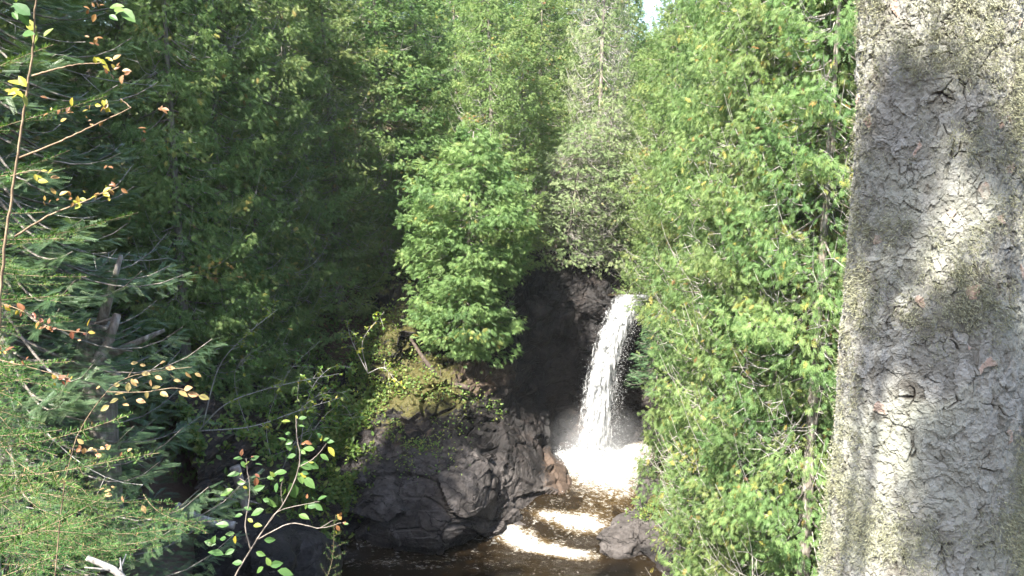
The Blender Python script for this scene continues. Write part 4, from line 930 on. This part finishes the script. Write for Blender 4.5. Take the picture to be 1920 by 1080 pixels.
def big_trunk():
    Y = 1.66
    spec = [(0, 1603, 1926), (270, 1594, 1926), (540, 1577, 1923), (810, 1556, 1918), (1080, 1528, 1906)]
    zc = []; 
    for py, a, b in spec:
        p = P((a + b) / 2, py, Y); dep = p[1] * math.cos(PITCH) - (p[2] - CAMZ) * math.sin(PITCH)
        off = ((a + b) / 2 - 960) / FPX
        zc.append((p[2], p[0], (b - a) / 2 / FPX * dep / math.sqrt(1 + off * off) * .985))
    zc = np.array(zc)[::-1]
    px_ = np.polyfit(zc[:, 0], zc[:, 1], 2); 
    def cx(z): zz_ = np.clip(z, 12.7, 14.6); return np.polyval(px_, zz_) + (z - zz_) * np.where(z > 14, .02, -.02)
    def rr(z): return np.interp(z, [11.5, 12.4, *zc[:, 0], 20, 26], [.3, .225, *zc[:, 2], .12, .05])
    zs = np.concatenate([np.linspace(gz(1.0, Y) - .3, 12.95, 40)[:-1], np.linspace(12.95, 14.45, 720), np.linspace(14.46, 26, 120)])
    na = 560; fr = np.linspace(0, 1, na, endpoint=False); th = fr * 2 * np.pi + .42 * np.sin(fr * 2 * np.pi * 1) - math.pi / 2 * 0
    # finer towards the viewer (direction -Y-ish): density warp centred there
    th = th - math.pi / 2 - math.pi * 1.0 + 0.0
    TH, ZZ = np.meshgrid(th, zs); t = TH.ravel(); z = ZZ.ravel(); r = rr(z)
    q = np.stack([np.cos(t) * r, np.sin(t) * r, z], 1)
    wq = q + np.stack([fbm(q * 9, 3, 1), fbm(q * 9, 3, 4), fbm(q * 9, 3, 7)], 1) * .016 + np.stack([fbm(q * 45, 2, 11), fbm(q * 45, 2, 14), fbm(q * 45, 2, 17)], 1) * .005
    f1, f2, cid = worley(wq * np.array([24, 24, 19.]), 21); g1, g2, gid = worley(wq * np.array([55, 55, 45.]), 33)
    tl = blocks(wq * np.array([24, 24, 19.]), 21, 1.); tl2 = blocks(wq * np.array([55, 55, 45.]), 33, 1.)
    e = f2 - f1; e2 = g2 - g1
    lum = fbm(q * 5, 4, 12); brk = vnoise(q * 30, 66) * .5 + .5
    crack = np.clip(1 - e / .055, 0, 1) * np.clip(brk * 4 - 2.3, 0, 1)
    crack2 = np.clip(1 - e2 / .09, 0, 1) * np.clip((vnoise(q * 40, 70) * .5 + .5) * 3.5 - 2.2, 0, 1)
    # each scale is tilted: lifted at its lower edge
    tl3 = blocks(wq * np.array([120, 120, 95.]), 43, 1.)
    dsp = lum * .005 + tl * .0024 - crack * .009 + tl2 * .0034 - crack2 * .0045 + tl3 * .0027 + fbm(q * 90, 4, 40, .65) * .0016
    wob = 1 + 0 * t
    V = np.stack([cx(z) + np.cos(t) * (r * wob + dsp), Y + np.sin(t) * (r * wob + dsp), z], 1)
    base = np.array([float(cx(np.array(12.0))), Y, zs[0]])
    n, k = len(zs), na; i = np.arange(n - 1)[:, None] * k; j = np.arange(k)[None]
    Q = np.stack([i + j, i + (j + 1) % k, i + k + (j + 1) % k, i + k + j], -1).reshape(-1, 4)
    tr = thing('spruce_tree', 'huge lichen crusted spruce trunk filling the right side of the view', 'tree', tuple(base))
    obj('trunk', make_mesh('big_trunk', V - base, Q, M['trunkbark'], attrs={'crack': np.clip(crack + .7 * crack2, 0, 1), 'cell': gid, 'height': dsp}, smooth=False), tr)
    # tufts of beard lichen
    g = np.random.default_rng(77); G = Geo()
    nc = 3600; zt = g.uniform(12.9, 14.5, nc * 3); tt = g.uniform(math.pi * .95, math.pi * 2.05, nc * 3)
    rt = rr(zt); qc = np.stack([np.cos(tt) * rt, np.sin(tt) * rt, zt], 1); dn = fbm(qc * 7, 3, 91); kp = (dn + g.normal(0, .3, len(dn)) > .45) | (tt < 1.13 * math.pi) & (g.random(len(tt)) < .14)
    zt = zt[kp][:nc]; tt = tt[kp][:nc]; dn = dn[kp][:nc]
    for zc_, t_, d_ in zip(zt, tt, dn):
        m = int(g.uniform(14, 34)); rad = rr(zc_) + .006; s = g.uniform(.006, .016)
        a = t_ + g.normal(0, s * 3, m); zz_ = zc_ + g.normal(0, s, m)
        p = np.stack([cx(zz_) + np.cos(a) * rad, Y + np.sin(a) * rad, zz_], 1)
        out = np.stack([np.cos(a), np.sin(a), 0 * a], 1); ax = out * g.uniform(.2, 1., (m, 1)) + g.normal(0, .7, (m, 3)) + np.array([0, 0, -.35])
        G.spread(np.array(kite((0, 0, 0), (1, 0, -.2), .07)), np.array([[0, 1, 2, 3]]), p, ax, g.normal(0, 1, (m, 3)) , g.uniform(.004, .011, m), np.clip(g.normal(.4 + .2 * d_, .2, m), 0, 1))
    me = G.mesh('lichen', M['lichen']); me.transform(Matrix.Translation(Vector(-base))); lo = obj('lichen', me, tr); lo['kind'] = 'stuff'
    # the boughs above and behind the viewer whose shade dapples the trunk
    return tr, cx
TR, TCX = big_trunk()

# ------------------------------------------------------------------ the fir behind the viewer whose boughs dapple the trunk
def dapple():
    bx, by = -2.0, -2.6
    t = fir('tall fir standing behind the viewer with boughs reaching overhead', (bx, by, gz(bx, by)), 7.5)
    g = np.random.default_rng(8)
    spots = [(1665, 60, 60), (1700, 170, 55), (1640, 290, 45), (1665, 430, 40), (1850, 200, 60), (1640, 560, 50), (1750, 600, 60), (1840, 640, 70), (1910, 430, 40), (1900, 760, 60),
             (1800, 905, 65), (1800, 860, 60), (1800, 1030, 60), (1880, 900, 60), (1890, 1020, 45), (1810, 980, 75), (1860, 560, 55), (1890, 640, 60), (1860, 850, 60), (1640, 140, 50), (1650, 220, 65), (1700, 60, 60)]
    for (px, py, r) in spots:
        tgt = P(px, py, 1.48); d = g.uniform(1.9, 2.6); c = tgt + SUN * d
        rt = np.array([bx, by, c[2] + .15]); G = Geo(); w_ = np.linspace(0, 1, 8)[:, None]; pts = rt + (c - rt) * w_ - np.array([0, 0, .25]) * np.sin(w_ * 3.14) - np.array(t.location)
        G.tube(pts, np.linspace(.014, .003, 8), 5); obj('limb', G.mesh('limb', M['twigbrown'], smooth=True), t)
        for k in range(26 if r > 58 else 17):
            a = g.uniform(0, 6.28); e = np.array([math.cos(a), math.sin(a), g.uniform(-.3, .3)]) * r / 1000 * 1.45; o_ = g.normal(0, r / 1000 * .35, 3)
            put_branch(t, FB[k % 3], c - e + o_, c + e + o_, g.uniform(-.5, .5))
dapple()

# ------------------------------------------------------------------ thin haze volume, added to lift and pale the far tones
def haze():
    m, n, o = mat('haze'); pv = nd(n, 'ShaderNodeVolumePrincipled'); pv.inputs['Color'].default_value = (.95, .98, 1, 1)
    pv.inputs['Density'].default_value = .00016; n.links.new(pv.outputs[0], o.inputs['Volume'])
    zs = [ (o.matrix_world @ Vector(c)).z for o in col.objects if o.name.startswith('ground') for c in o.bound_box]
    x0, x1, y0, y1, z0, z1 = -440, 440, -440, 640, min(zs) - 1, max(max(zs), 60) + 2
    V = [(x, y, z) for z in (z0, z1) for y in (y0, y1) for x in (x0, x1)]
    F = np.array([(0, 2, 3, 1), (4, 5, 7, 6), (0, 1, 5, 4), (2, 6, 7, 3), (0, 4, 6, 2), (1, 3, 7, 5)])
    tag(obj('haze', make_mesh('haze', V, F, m)), kind='stuff')
haze()
